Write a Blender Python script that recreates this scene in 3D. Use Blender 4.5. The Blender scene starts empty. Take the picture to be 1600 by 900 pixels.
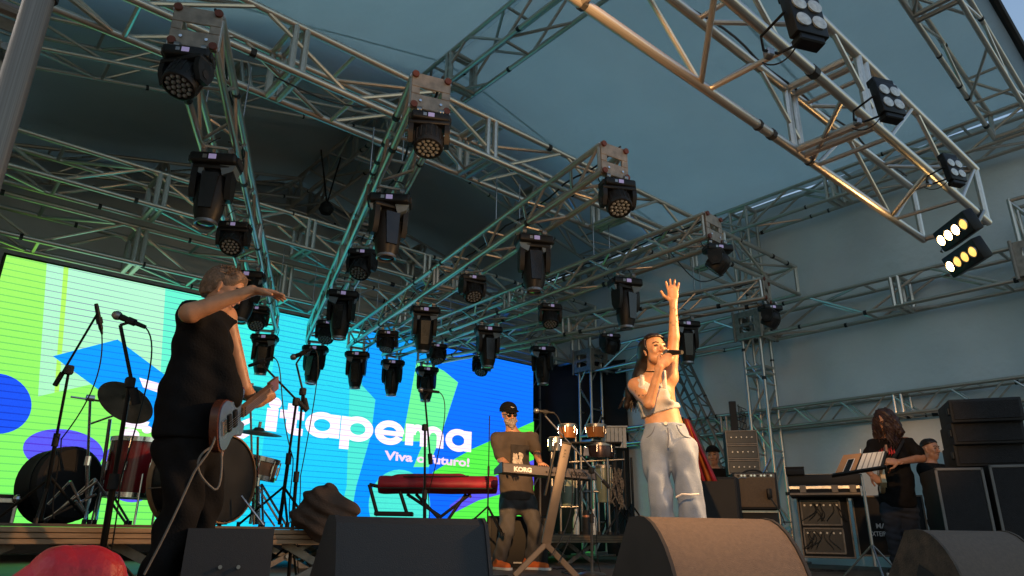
import bpy, bmesh, math, random
import numpy as np
from mathutils import Vector, Matrix
random.seed(7); rng = np.random.default_rng(7)
PI = math.pi
scene = bpy.context.scene

# ---------------------------------------------------------------- camera
EYE = np.array([0.0, 0.0, 0.37]); FPX = 1080.0
YAW, PITCH, ROLL = math.radians(40.7), math.radians(19.45), math.radians(0.70)
_f = np.array([math.sin(YAW)*math.cos(PITCH), math.cos(YAW)*math.cos(PITCH), math.sin(PITCH)])
_r0 = np.array([math.cos(YAW), -math.sin(YAW), 0.0]); _u0 = np.cross(_r0, _f)
_r = math.cos(ROLL)*_r0 + math.sin(ROLL)*_u0
_u = -math.sin(ROLL)*_r0 + math.cos(ROLL)*_u0
cam_data = bpy.data.cameras.new('camera'); cam_data.sensor_width = 36.0
cam_data.lens = 36.0*FPX/1600.0; cam_data.clip_start = 0.05; cam_data.clip_end = 3000.0
cam = bpy.data.objects.new('camera', cam_data); scene.collection.objects.link(cam)
cam.matrix_world = Matrix(((_r[0], _u[0], -_f[0], EYE[0]), (_r[1], _u[1], -_f[1], EYE[1]), (_r[2], _u[2], -_f[2], EYE[2]), (0, 0, 0, 1)))
scene.camera = cam

# ---------------------------------------------------------------- daylight
world = bpy.data.worlds.new('World'); scene.world = world; world.use_nodes = True
_nt = world.node_tree; _bg = _nt.nodes['Background']
_sky = _nt.nodes.new('ShaderNodeTexSky'); _sky.sky_type = 'NISHITA'; _sky.sun_disc = False
SUN_EL, SUN_ROT = math.radians(42), math.radians(-38)
_sky.sun_elevation = SUN_EL; _sky.sun_rotation = SUN_ROT; _sky.air_density = 1.6; _sky.dust_density = 1.5
_nt.links.new(_sky.outputs[0], _bg.inputs[0]); _bg.inputs[1].default_value = 0.135
sun_data = bpy.data.lights.new('sun', 'SUN'); sun_data.energy = 1.0; sun_data.angle = math.radians(14); sun_data.color = (1, 0.95, 0.88)
sun = bpy.data.objects.new('sun', sun_data); scene.collection.objects.link(sun)
_sd = Vector((math.sin(SUN_ROT)*math.cos(SUN_EL), math.cos(SUN_ROT)*math.cos(SUN_EL), math.sin(SUN_EL)))
sun.rotation_euler = _sd.to_track_quat('Z', 'Y').to_euler()
scene.view_settings.view_transform = 'Standard'; scene.view_settings.look = 'None'
scene.view_settings.exposure = 0.38; scene.view_settings.gamma = 1.0
scene.render.engine = 'CYCLES'
scene.cycles.use_denoising = True; scene.cycles.max_bounces = 6; scene.cycles.diffuse_bounces = 3; scene.cycles.glossy_bounces = 3
scene.cycles.sample_clamp_indirect = 6.0; scene.cycles.caustics_reflective = False; scene.cycles.caustics_refractive = False

# ---------------------------------------------------------------- survey helpers: sight lines measured on the photograph
def ray(x, y): return _f + _r*((x-800)/FPX) - _u*((y-450)/FPX)
def at(x, y, X=None, Y=None, z=None, c=None):
    d = ray(x, y)
    k = X/d[0] if X is not None else Y/d[1] if Y is not None else (z-EYE[2])/d[2] if z is not None else c
    return Vector(EYE + d*k)

# ---------------------------------------------------------------- materials
_mats = {}
def mat(name, col, rough=0.5, metal=0.0, var=0.12, scale=8.0, bump=0.0, bscale=None, spec=0.5, emit=None, estr=0.0, col2=None, alpha=None, sheen=0.0, stretch=None, bdist=0.01):
    if name in _mats: return _mats[name]
    m = bpy.data.materials.new(name); m.use_nodes = True; nt = m.node_tree; b = nt.nodes['Principled BSDF']
    b.inputs['Roughness'].default_value = rough; b.inputs['Metallic'].default_value = metal
    b.inputs['Specular IOR Level'].default_value = spec
    if sheen: b.inputs['Sheen Weight'].default_value = sheen
    tc = nt.nodes.new('ShaderNodeTexCoord'); src = tc.outputs['Object']
    if stretch:
        mp = nt.nodes.new('ShaderNodeMapping'); mp.inputs['Scale'].default_value = stretch
        nt.links.new(src, mp.inputs['Vector']); src = mp.outputs['Vector']
    nz = nt.nodes.new('ShaderNodeTexNoise'); nz.inputs['Scale'].default_value = scale; nz.inputs['Detail'].default_value = 6
    nt.links.new(src, nz.inputs['Vector'])
    cr = nt.nodes.new('ShaderNodeValToRGB'); c = np.array(col)
    a = c*(1-var); d = np.array(col2) if col2 is not None else np.minimum(c*(1+var), 1)
    cr.color_ramp.elements[0].color = (*a, 1); cr.color_ramp.elements[1].color = (*d, 1)
    cr.color_ramp.elements[0].position = 0.32; cr.color_ramp.elements[1].position = 0.68
    nt.links.new(nz.outputs['Fac'], cr.inputs[0]); nt.links.new(cr.outputs[0], b.inputs['Base Color'])
    mr = nt.nodes.new('ShaderNodeMapRange'); mr.inputs[3].default_value = max(rough-0.08, 0.03); mr.inputs[4].default_value = min(rough+0.1, 1)
    nt.links.new(nz.outputs['Fac'], mr.inputs[0]); nt.links.new(mr.outputs[0], b.inputs['Roughness'])
    if bump:
        n2 = nt.nodes.new('ShaderNodeTexNoise'); n2.inputs['Scale'].default_value = bscale or scale*4; n2.inputs['Detail'].default_value = 5
        nt.links.new(src, n2.inputs['Vector'])
        bp = nt.nodes.new('ShaderNodeBump'); bp.inputs['Strength'].default_value = bump; bp.inputs['Distance'].default_value = bdist
        nt.links.new(n2.outputs['Fac'], bp.inputs['Height']); nt.links.new(bp.outputs[0], b.inputs['Normal'])
    if emit is not None:
        b.inputs['Emission Color'].default_value = (*emit, 1); b.inputs['Emission Strength'].default_value = estr
    _mats[name] = m; return m
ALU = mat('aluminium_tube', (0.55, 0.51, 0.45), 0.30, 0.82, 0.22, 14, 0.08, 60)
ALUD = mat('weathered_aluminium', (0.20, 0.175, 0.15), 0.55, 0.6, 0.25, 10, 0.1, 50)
PLATE = mat('cast_aluminium_plate', (0.28, 0.24, 0.20), 0.55, 0.45, 0.25, 18, 0.15, 60)
RUST = mat('rusty_bolt', (0.16, 0.05, 0.035), 0.7, 0.3)
BLK = mat('black_plastic', (0.009, 0.0095, 0.010), 0.46, 0, 0.3, 12, 0.05, spec=0.28)
BLKM = mat('matt_black', (0.012, 0.012, 0.013), 0.75, 0, 0.3, 10)
BLKS = mat('black_gloss', (0.01, 0.011, 0.012), 0.22, 0, 0.3, 10)
BLKP = mat('textured_black_paint', (0.009, 0.010, 0.012), 0.6, 0, 0.3, 3, 0.22, 300)
RUB = mat('black_rubber', (0.012, 0.012, 0.012), 0.6)
CHROME = mat('chrome', (0.62, 0.62, 0.62), 0.16, 1.0, 0.08)
STEEL = mat('steel_bar', (0.3, 0.3, 0.3), 0.35, 0.9, 0.2)
GLASS = mat('lens_glass', (0.12, 0.14, 0.16), 0.06, 0.3, 0.1)
WOODE = mat('deck_edge_wood', (0.33, 0.22, 0.13), 0.65, 0, 0.25, 5, 0.2, 30, stretch=(1, 8, 8))
DECK = mat('stage_deck_plywood', (0.12, 0.085, 0.06), 0.6, 0, 0.35, 3, 0.2, 40)
TARP = mat('white_tarpaulin', (0.56, 0.58, 0.58), 0.55, 0, 0.07, 1.3, 0.25, 3.0)
ROOF = mat('roof_tarpaulin', (0.74, 0.76, 0.76), 0.5, 0, 0.09, 0.9, 0.7, 1.6, bdist=0.09)
_b = ROOF.node_tree; _tr = _b.nodes.new('ShaderNodeBsdfTranslucent'); _tr.inputs[0].default_value = (0.56, 0.72, 0.76, 1); _mx = _b.nodes.new('ShaderNodeMixShader'); _mx.inputs[0].default_value = 0.46
_b.links.new(_b.nodes['Principled BSDF'].outputs[0], _mx.inputs[1]); _b.links.new(_tr.outputs[0], _mx.inputs[2]); _b.links.new(_mx.outputs[0], _b.nodes['Material Output'].inputs[0])
WALL = ROOF.copy(); WALL.name = 'wall_tarpaulin'
for _n in WALL.node_tree.nodes:
    if _n.type == 'MIX_SHADER': _n.inputs[0].default_value = 0.22
CURT = mat('black_curtain', (0.012, 0.012, 0.014), 0.95, 0, 0.3, 4)

# ---------------------------------------------------------------- mesh building
class MB:
    def __init__(s): s.v = []; s.f = []
    def add(s, vs, fs):
        o = len(s.v); s.v += [tuple(float(c) for c in v) for v in vs]; s.f += [tuple(i+o for i in f) for f in fs]; return s
    def box(s, c, d, R=None):
        x, y, z = [k/2 for k in d]
        vs = [Vector((i*x, j*y, k*z)) for i in (-1, 1) for j in (-1, 1) for k in (-1, 1)]
        if R is not None: vs = [R @ v for v in vs]
        vs = [v+Vector(c) for v in vs]
        return s.add(vs, [(0, 1, 3, 2), (4, 6, 7, 5), (0, 4, 5, 1), (2, 3, 7, 6), (0, 2, 6, 4), (1, 5, 7, 3)])
    def cbox(s, c, d, b=0.01, seg=2, R=None):
        bm = bmesh.new(); bmesh.ops.create_cube(bm, size=1.0)
        for v in bm.verts: v.co = Vector((v.co.x*d[0], v.co.y*d[1], v.co.z*d[2]))
        bmesh.ops.bevel(bm, geom=bm.edges[:], offset=min(b, min(d)*0.45), segments=seg, profile=0.5, affect='EDGES')
        bm.verts.index_update()
        vs = [v.co.copy() for v in bm.verts]
        if R is not None: vs = [R @ v for v in vs]
        s.add([v+Vector(c) for v in vs], [[v.index for v in f.verts] for f in bm.faces]); bm.free(); return s
    def cyl(s, p, q, r1, r2=None, n=12, cap=True):
        p = Vector(p); q = Vector(q); r2 = r1 if r2 is None else r2; d = (q-p).normalized()
        a = d.orthogonal().normalized(); b = d.cross(a)
        vs = [p+(a*math.cos(t)+b*math.sin(t))*r1 for t in [2*PI*i/n for i in range(n)]]
        vs += [q+(a*math.cos(t)+b*math.sin(t))*r2 for t in [2*PI*i/n for i in range(n)]]
        fs = [(i, (i+1) % n, n+(i+1) % n, n+i) for i in range(n)]
        if cap: fs += [tuple(range(n-1, -1, -1)), tuple(range(n, 2*n))]
        return s.add(vs, fs)
    def lathe(s, prof, n=20, M=None, cap=True):
        vs = []; k = len(prof)
        for i in range(n):
            t = 2*PI*i/n
            for r, z in prof: vs.append(Vector((r*math.cos(t), r*math.sin(t), z)))
        if M is not None: vs = [M @ v for v in vs]
        fs = [(i*k+j, ((i+1) % n)*k+j, ((i+1) % n)*k+j+1, i*k+j+1) for i in range(n) for j in range(k-1)]
        if cap:
            fs += [tuple(i*k for i in range(n-1, -1, -1)), tuple(i*k+k-1 for i in range(n))]
        return s.add(vs, fs)
    def path(s, pts, r, n=8, r2=None):
        pts = [Vector(p) for p in pts]; m = len(pts); vs = []; a = None
        for i, p in enumerate(pts):
            d = (pts[min(i+1, m-1)]-pts[max(i-1, 0)]).normalized()
            a = d.orthogonal().normalized() if a is None else (a-d*a.dot(d)).normalized()
            b = d.cross(a); rr = r if r2 is None else r+(r2-r)*i/(m-1)
            vs += [p+(a*math.cos(2*PI*j/n)+b*math.sin(2*PI*j/n))*rr for j in range(n)]
        fs = [(i*n+j, i*n+(j+1) % n, (i+1)*n+(j+1) % n, (i+1)*n+j) for i in range(m-1) for j in range(n)]
        fs += [tuple(range(n-1, -1, -1)), tuple((m-1)*n+j for j in range(n))]
        return s.add(vs, fs)
    def prism(s, poly, o, ax, ay, ext):
        o, ax, ay, ext = Vector(o), Vector(ax), Vector(ay), Vector(ext); n = len(poly)
        vs = [o+ax*p[0]+ay*p[1] for p in poly]; vs += [v+ext for v in vs]
        return s.add(vs, [tuple(range(n-1, -1, -1)), tuple(range(n, 2*n))]+[(i, (i+1) % n, n+(i+1) % n, n+i) for i in range(n)])
    def mesh(s, name, m=None, smooth=True):
        me = bpy.data.meshes.new(name); me.from_pydata(s.v, [], s.f)
        bm = bmesh.new(); bm.from_mesh(me); bmesh.ops.recalc_face_normals(bm, faces=bm.faces); bm.to_mesh(me); bm.free()
        if m: me.materials.append(m)
        if smooth:
            me.polygons.foreach_set('use_smooth', [True]*len(me.polygons))
            try: me.set_sharp_from_angle(angle=math.radians(35))
            except Exception: pass
        return me
def link(o, parent=None):
    scene.collection.objects.link(o)
    if parent is not None: o.parent = parent
    return o
def tag(o, label=None, cat=None, group=None, kind=None):
    for k, v in (('label', label), ('category', cat), ('group', group), ('kind', kind)):
        if v: o[k] = v
    return o
def thing(name, label, cat, loc=(0, 0, 0), rotz=0.0, group=None):
    o = bpy.data.objects.new(name, None); o.empty_display_size = 0.1; o.location = loc; o.rotation_euler = (0, 0, rotz)
    return tag(link(o), label, cat, group)
def part(name, mb, m=None, parent=None, smooth=True, loc=None):
    me = mb.mesh(name, m, smooth) if isinstance(mb, MB) else mb
    o = bpy.data.objects.new(name, me); link(o, parent)
    if loc is not None: o.location = loc
    return o
def struct(name, mb, m, smooth=False):
    o = part(name, mb, m, None, smooth); o['kind'] = 'structure'; return o
_ucyl = {}
def tube(name, p, q, r, m, parent=None, n=10):
    """one straight tube as its own object; all tubes of a material share one mesh"""
    key = (m.name, n)
    if key not in _ucyl: _ucyl[key] = MB().cyl((0, 0, 0), (0, 0, 1), 1, n=n).mesh('tube', m)
    p = Vector(p); q = Vector(q); o = bpy.data.objects.new(name, _ucyl[key]); link(o, parent)
    o.location = p; o.rotation_mode = 'QUATERNION'; o.rotation_quaternion = (q-p).to_track_quat('Z', 'Y'); o.scale = (r, r, (q-p).length)
    return o
_ubox = {}
def bar(name, c, d, m, parent=None, rz=0.0, b=0.06):
    """one small bevelled box as its own object (shares a unit mesh)"""
    key = m.name
    if key not in _ubox: _ubox[key] = MB().cbox((0, 0, 0), (1, 1, 1), 0.04, 1).mesh('bar', m, False)
    o = bpy.data.objects.new(name, _ubox[key]); link(o, parent); o.location = c; o.scale = d; o.rotation_euler = (0, 0, rz); return o
def copy_tree(o, parent=None):
    c = o.copy(); link(c); c.parent = parent
    for ch in o.children: copy_tree(ch, c)
    return c
def bez(p0, p1, p2, p3, n=14):
    p0, p1, p2, p3 = map(Vector, (p0, p1, p2, p3))
    return [p0*(1-t)**3+p1*3*t*(1-t)**2+p2*3*t*t*(1-t)+p3*t**3 for t in [i/n for i in range(n+1)]]

# ---------------------------------------------------------------- truss builder
def truss(name, label, p0, p1, w, h, up=(0, 0, 1), cat='truss', group=None, bay=0.5, sect=2.0, r=0.025, rb=0.012, m=None, joined=False, ends=True, phase=0):
    """box truss: p0, p1 = centre line; w across, h along up; four chords, zig-zag side braces, ladder rungs and section frames"""
    m = m or ALU; p0 = Vector(p0); p1 = Vector(p1); L = (p1-p0).length; a = (p1-p0)/L
    up = Vector(up); u = (up-a*up.dot(a)).normalized(); s = a.cross(u)
    t = thing(name, label, cat, p0, 0, group)
    C = lambda i, j, d: a*d + s*(i*w/2) + u*(j*h/2)
    for i in (-1, 1):
        for j in (-1, 1): tube('chord', C(i, j, 0), C(i, j, L), r, m, t, 12)
    segs = []
    nb = max(2, round(L/bay)); st = L/nb
    for k in range(nb):
        d0, d1 = k*st, (k+1)*st; fl = 1 if (k+phase) % 2 else -1; g = 0.03
        for i in (-1, 1): segs.append((C(i, -fl, d0+g), C(i, fl, d1-g)))
        segs.append((C(-1, -1, d0+g), C(1, -1, d0+g)) if k % 2 else (C(-fl, -1, d0+g), C(fl, -1, d1-g)))
        if k % 2 == 0: segs.append((C(-1, 1, d1), C(1, 1, d1)))
        else: segs.append((C(-1, 1, d0+g), C(1, 1, d1-g)))
    tr = random.Random(int(L*1000)+len(label))
    for k in range(int(L*1.6)):
        i, j, d = tr.choice((-1, 1)), tr.choice((-1, -1, 1)), tr.uniform(0.2, L-0.2)
        tube('cable_tie', C(i, j, d), C(i, j, d+tr.uniform(0.02, 0.05)), r+0.005, RUB, t, 8)
    nsec = max(1, round(L/sect)); fr = []
    for k in range(nsec+1):
        for e in ((-0.045, 0.045) if 0 < k < nsec else ((0.02,) if k == 0 else (-0.02,))):
            d = k*L/nsec+e
            fr += [(C(-1, -1, d), C(-1, 1, d)), (C(1, -1, d), C(1, 1, d)), (C(-1, -1, d), C(1, -1, d)), (C(-1, 1, d), C(1, 1, d))]
    if joined:
        mb = MB()
        for p, q in segs: mb.cyl(p, q, rb, n=6)
        for p, q in fr: mb.cyl(p, q, rb*1.5, n=6)
        part('bracing', mb, m, t)['kind'] = 'stuff'
    else:
        for p, q in segs: tube('brace', p, q, rb, m, t, 8)
        for p, q in fr: tube('frame_tube', p, q, rb*1.6, m, t, 8)
    return t
# ================================================================ THE SETTING
gm = MB(); gm.add([(-22, -22, -1.3), (30, -22, -1.3), (30, 30, -1.3), (-22, 30, -1.3)], [(0, 1, 2, 3)])
struct('ground', gm, mat('trodden_ground', (0.16, 0.14, 0.11), 0.9, 0, 0.3, 0.7, 0.4, 8))
# stage deck of plywood sheets on a dark skirt
sk = MB().box((4.9, 6.4, -0.67), (14.2, 11.4, 1.24)); struct('stage_base', sk, BLKM)
deck = bpy.data.objects.new('stage_floor', None); link(deck); deck['kind'] = 'structure'
pm = MB().cbox((0, 0, 0), (1.186, 2.366, 0.02), 0.003, 1).mesh('plank', DECK, False)
for i in range(12):
    for j in range(5):
        o = bpy.data.objects.new('deck_sheet', pm); link(o, deck); o.location = (-2.2+0.6+i*1.19+0.0, 0.75+1.19+j*2.37-0.1, -0.01-0.0006*((i*7+j*3) % 4))

# roof tarpaulin: two slopes, ridge along Y, slight sag between rafters
RX, RZ, EZ, EL, ER = 4.7, 6.78, 5.60, -0.45, 9.95
def slope(xe, name):
    mb = MB(); nx, ny = 26, 44; y0, y1 = 1.22, 12.0
    for j in range(ny+1):
        for i in range(nx+1):
            t = i/nx; y = y0+(y1-y0)*j/ny; x = RX+(xe-RX)*t; z = RZ+(EZ-RZ)*t
            sag = 0.09*math.sin(PI*t)*abs(math.sin(PI*(y-1.4)/3.2)) + 0.012*math.sin(7*t+2.1*y)+0.010*math.sin(19*t+5.3*y+1.3*math.sin(3*y))*math.sin(PI*t)
            mb.v.append((x, y, z-sag+0.0))
    for j in range(ny):
        for i in range(nx):
            k = j*(nx+1)+i; mb.f.append((k, k+1, k+nx+2, k+nx+1))
    return mb
roof = thing('roof_tarpaulin', 'white tarpaulin roof in two slopes stretched over the stage trusses', 'tarpaulin', (RX, 1.2, RZ))
for xe in (EL, ER):
    o = part('slope_sheet', slope(xe, 'slope'), ROOF, roof); o.location = (-RX, -1.2, -RZ)
    md = o.modifiers.new('thick', 'SOLIDIFY'); md.thickness = 0.006
    # welded seams running down the slope
    for k in (1, 3):
        y = 1.22+k*1.8+0.35; pts = []
        for i in range(13):
            t = i/12; x = RX+(xe-RX)*t; z = RZ+(EZ-RZ)*t - 0.09*math.sin(PI*t)*abs(math.sin(PI*(y-1.4)/3.2)) - 0.012*math.sin(7*t+2.1*y)
            pts.append((x-RX, y-1.2, z-RZ-0.006))
        sm = MB()
        for i in range(12):
            p, q = Vector(pts[i]), Vector(pts[i+1]); sm.add([p+Vector((0, -.018, 0)), p+Vector((0, .018, 0)), q+Vector((0, .018, 0)), q+Vector((0, -.018, 0))], [(0, 1, 2, 3)])
        part('seam', sm, ROOF, roof)
    hem = MB().cyl((0, 0.0, 0.0), (xe-RX, 0.0, EZ-RZ), 0.05, n=8); part('hem', hem, BLKM, roof)

fly = thing('daylight_blocker', 'added unseen dark sheet keeping daylight off the rear half of the roof', 'tarpaulin', (RX, 7.7, RZ+0.6))  # unseen sheet added above the roof so its rear half goes dark
for xe in (EL-0.3, ER+0.3):
    fm = MB()
    for j in range(8):
        for i in range(9): fm.v.append(((xe-RX)*i/8, 0.15*math.sin(i*1.3)+4.8*j/7, (EZ-RZ)*i/8*1.02-0.05*math.sin(PI*i/8)+0.03*math.sin(j*2.0)))
    for j in range(7):
        for i in range(8): q = j*9+i; fm.f.append((q, q+1, q+10, q+9))
    o = part('blocker_sheet', fm, BLKM, fly); o.modifiers.new('thick', 'SOLIDIFY').thickness = 0.006
    for j in (0, 4.8): tube('blocker_pole', (0.02, j, -0.62), (0.02, j, 0.0), 0.02, ALUD, fly) if xe > RX else None
def wall_sheet(name, label, a, b, z0, z1, m, wav=0.03, n=40, cat='tarpaulin', peak=0.0):
    a = Vector((*a, 0)); b = Vector((*b, 0)); d = (b-a); nn = Vector((-d.y, d.x, 0)).normalized(); mb = MB(); k = 10
    for i in range(n+1):
        for j in range(k+1):
            t = i/n; z = z0+(z1+peak*(1-abs(2*t-1))-z0)*j/k
            off = wav*(math.sin(t*d.length*2.3+z*0.6)+0.5*math.sin(t*d.length*5.1-z*1.1))*(1-abs(2*j/k-1)**3*0.6)
            mb.v.append(tuple(a+d*t+nn*off+Vector((0, 0, z))))
    for i in range(n):
        for j in range(k): q = i*(k+1)+j; mb.f.append((q, q+k+1, q+k+2, q+1))
    o = part(name, mb, m); md = o.modifiers.new('thick', 'SOLIDIFY'); md.thickness = 0.005
    return tag(o, label, cat)
wall_sheet('side_wall_sheet', 'white tarpaulin wall closing the right side of the stage', (9.95, 0.9), (9.95, 12.0), -0.9, 5.58, WALL)
wall_sheet('side_wall_sheet', 'white tarpaulin wall closing the left side of the stage', (-0.5, 2.6), (-0.5, 12.0), -0.9, 5.58, TARP)
wall_sheet('rear_wall_sheet', 'pale tarpaulin sheet closing the rear behind the video screen', (-0.5, 12.0), (9.95, 12.0), -0.9, 5.62, TARP, peak=1.18)
wall_sheet('black_backdrop', 'black curtain hanging beside the right edge of the video screen', (8.75, 10.35), (9.87, 8.2), -0.1, 3.45, CURT, 0.04, cat='curtain')

# ================================================================ STRUCTURAL TRUSSES
NEAR = dict(r=0.030, rb=0.0185)
truss('lighting_truss', 'long aluminium box truss crossing the stage above the five lighting arms', (-0.3, 4.725, 3.91), (9.42, 4.725, 3.91), 0.45, 0.42, bay=0.78, sect=1.95, **NEAR)
truss('front_truss', 'large aluminium box truss at upper right carrying four-eyed blinders and cables', (-0.2, 1.415, 2.735), (5.56, 1.415, 2.735), 0.43, 0.43, bay=0.56, sect=1.9, r=0.027, rb=0.0145)
truss('rear_truss', 'green lit aluminium truss, the upper one above the video screen', (-0.25, 8.63, 4.185), (9.3, 8.63, 4.185), 0.47, 0.43, bay=0.85, sect=1.9, rb=0.021, r=0.031)
truss('rear_truss', 'green lit aluminium truss directly along the top of the video screen', (-0.25, 9.23, 3.66), (9.3, 9.23, 3.66), 0.45, 0.46, bay=0.85, sect=1.9, rb=0.021, r=0.031)
truss('side_truss', 'aluminium truss joining the right hand column sleeves', (9.62, 1.2, 3.42), (9.62, 9.2, 3.42), 0.40, 0.40, bay=0.8, sect=2.0, rb=0.020, r=0.028)
truss('side_truss', 'slim low aluminium truss across the right wall behind the curly haired guitarist', (9.72, 0.9, 1.99), (9.72, 8.6, 1.99), 0.3, 0.27, bay=0.34, sect=3.0, rb=0.012)
truss('eave_truss', 'aluminium roof truss along the right eave', (9.62, 1.3, 5.22), (9.62, 11.5, 5.22), 0.36, 0.40, bay=0.8, sect=2.5, rb=0.019, r=0.028)
truss('eave_truss', 'aluminium roof truss along the left eave', (-0.2, 1.3, 5.22), (-0.2, 11.5, 5.22), 0.36, 0.40, bay=0.62, sect=2.5, joined=True)
truss('ridge_truss', 'aluminium ridge truss running front to back under the roof peak', (RX, 1.4, 6.36), (RX, 11.8, 6.36), 0.42, 0.5, bay=0.8, sect=2.6, rb=0.02, r=0.03)
for y, lb in ((1.55, 'foremost roof rafter truss sloping down to the right front column'), (8.0, 'roof rafter truss sloping down right behind the lighting arms'), (11.4, 'rearmost roof rafter truss sloping down to the right')):
    truss('rafter_truss', lb, (RX+0.2, y, 6.30), (9.45, y, 5.24), 0.42, 0.38, bay=0.75, sect=2.3, rb=0.018, r=0.028, joined=y > 11)
for y, lb in ((8.0, 'roof rafter truss rising from the left eave towards the ridge'), (11.4, 'rearmost roof rafter truss rising from the left eave')):
    truss('rafter_truss', lb, (-0.05, y, 5.24), (RX-0.2, y, 6.30), 0.42, 0.38, bay=0.75, sect=2.3, rb=0.018, r=0.028, joined=y > 11)

def column(x, y, z1, label, sleeve=3.42, m=None):
    t = truss('truss_column', label, (x, y, 0.03), (x, y, z1), 0.29, 0.29, up=(0, 1, 0), cat='column', group='truss columns', bay=0.5, sect=2.6, rb=0.016, r=0.026, m=m)
    mb = MB().cbox((0, 0, 0), (0.6, 0.6, 0.03), 0.006, 1); part('base_plate', mb, PLATE, t, False).location = (0, 0, -0.012)
    if sleeve:
        for sx, sy in ((-1, 0), (0, -1), (1, 0), (0, 1)):
            pl = MB(); W, Hh, tk = 0.46, 0.42, 0.012
            rz = Matrix.Rotation(math.atan2(sx, -sy), 3, 'Z')
            for c, d in (((0, 0, Hh/2-0.045), (W, tk, 0.09)), ((0, 0, -Hh/2+0.045), (W, tk, 0.09)), ((-W/2+0.05, 0, 0), (0.1, tk, Hh-0.18)), ((W/2-0.05, 0, 0), (0.1, tk, Hh-0.18)), ((0, 0, 0), (W-0.2, tk, 0.05))):
                pl.box(rz @ Vector((c[0], -0.225, c[2])), d, rz)
            o = part('sleeve_plate', pl, PLATE, t, False); o.location = (0, 0, sleeve-0.03)
            for k in (-1, 1):
                b = MB().cyl(rz @ Vector((k*0.07, -0.235, 0.0)), rz @ Vector((k*0.07, -0.215, 0.0)), 0.03, n=12); part('pulley', b, STEEL, o)
        for sx in (-1, 1):
            for sy in (-1, 1): tube('sleeve_post', (sx*0.225, sy*0.225, sleeve-0.03-0.24), (sx*0.225, sy*0.225, sleeve-0.03+0.24), 0.022, PLATE, t)
    return t
column(9.6, 5.36, 5.4, 'aluminium truss column with pulley sleeve beside the brown amplifier')
column(9.5, 8.75, 3.95, 'blue lit aluminium truss column between video screen and singer')
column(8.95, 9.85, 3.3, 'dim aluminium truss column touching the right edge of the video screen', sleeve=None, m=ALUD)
column(9.5, 1.62, 4.2, 'aluminium truss column with large pulley sleeve at the right edge')
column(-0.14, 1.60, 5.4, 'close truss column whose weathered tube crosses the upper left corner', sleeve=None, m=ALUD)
column(-0.15, 5.4, 5.4, 'truss column with sleeve at far left below the roof')
# leaning brace truss behind the singer
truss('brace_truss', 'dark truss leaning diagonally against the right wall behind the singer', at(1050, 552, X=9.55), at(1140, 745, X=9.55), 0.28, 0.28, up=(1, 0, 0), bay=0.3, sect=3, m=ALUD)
# ================================================================ VIDEO SCREEN
LY = 9.6; LX0, LX1, LZ0, LZ1 = 0.42, 8.80, 0.12, 3.37
def led_mat(name, col, lines=0.45, lcol=None, s=1.0, col2=None):
    m = bpy.data.materials.new(name); m.use_nodes = True; nt = m.node_tree; nt.nodes.clear()
    out = nt.nodes.new('ShaderNodeOutputMaterial'); em = nt.nodes.new('ShaderNodeEmission'); em.inputs[1].default_value = s*1.06
    tc = nt.nodes.new('ShaderNodeTexCoord'); sp = nt.nodes.new('ShaderNodeSeparateXYZ'); nt.links.new(tc.outputs['Object'], sp.inputs[0])
    def mth(op, a, b=None):
        n = nt.nodes.new('ShaderNodeMath'); n.operation = op
        for i, v in enumerate((a, b)):
            if v is None: continue
            if isinstance(v, (int, float)): n.inputs[i].default_value = v
            else: nt.links.new(v, n.inputs[i])
        return n.outputs[0]
    nz = nt.nodes.new('ShaderNodeTexNoise'); nz.inputs['Scale'].default_value = 0.9; nz.inputs['Detail'].default_value = 2
    nt.links.new(tc.outputs['Object'], nz.inputs['Vector'])
    fr = mth('FRACT', mth('MULTIPLY', mth('ADD', sp.outputs['Z'], mth('MULTIPLY', sp.outputs['X'], 0.004)), 1/0.078))
    ln = mth('LESS_THAN', fr, 0.17)
    st = mth('MULTIPLY', ln, mth('MULTIPLY', nz.outputs['Fac'], lines*2))
    mx = nt.nodes.new('ShaderNodeMix'); mx.data_type = 'RGBA'; nt.links.new(st, mx.inputs[0])
    base = nt.nodes.new('ShaderNodeMix'); base.data_type = 'RGBA'
    base.inputs[6].default_value = (*col, 1); base.inputs[7].default_value = (*(col2 or col), 1)
    g = nt.nodes.new('ShaderNodeMapRange'); g.inputs[1].default_value = 0.2; g.inputs[2].default_value = 3.2
    nt.links.new(sp.outputs['Z'], g.inputs[0]); nt.links.new(g.outputs[0], base.inputs[0])
    nt.links.new(base.outputs[2], mx.inputs[6]); mx.inputs[7].default_value = (*(lcol or [c*0.25 for c in col]), 1)
    # fine grain of the pixel grid
    n2 = nt.nodes.new('ShaderNodeTexNoise'); n2.inputs['Scale'].default_value = 90; nt.links.new(tc.outputs['Object'], n2.inputs['Vector'])
    mr = nt.nodes.new('ShaderNodeMapRange'); mr.inputs[3].default_value = 0.8; mr.inputs[4].default_value = 1.15; nt.links.new(n2.outputs['Fac'], mr.inputs[0])
    vm = nt.nodes.new('ShaderNodeVectorMath'); vm.operation = 'SCALE'; nt.links.new(mx.outputs[2], vm.inputs[0]); nt.links.new(mr.outputs[0], vm.inputs['Scale'])
    nt.links.new(vm.outputs[0], em.inputs[0]); nt.links.new(em.outputs[0], out.inputs[0]); return m
screen = thing('video_screen', 'wide video wall showing green and blue shapes with white lettering behind the band', 'screen', (0, LY, 0))
part('cabinet', MB().box(((LX0+LX1)/2, 0.07, (LZ0+LZ1)/2), (LX1-LX0+0.06, 0.12, LZ1-LZ0+0.06)), BLKM, screen, False)
_layer = [0]
def S(rgb): return tuple(((c/255+0.055)/1.055)**2.4 if c > 10 else c/255/12.92 for c in rgb)
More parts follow.
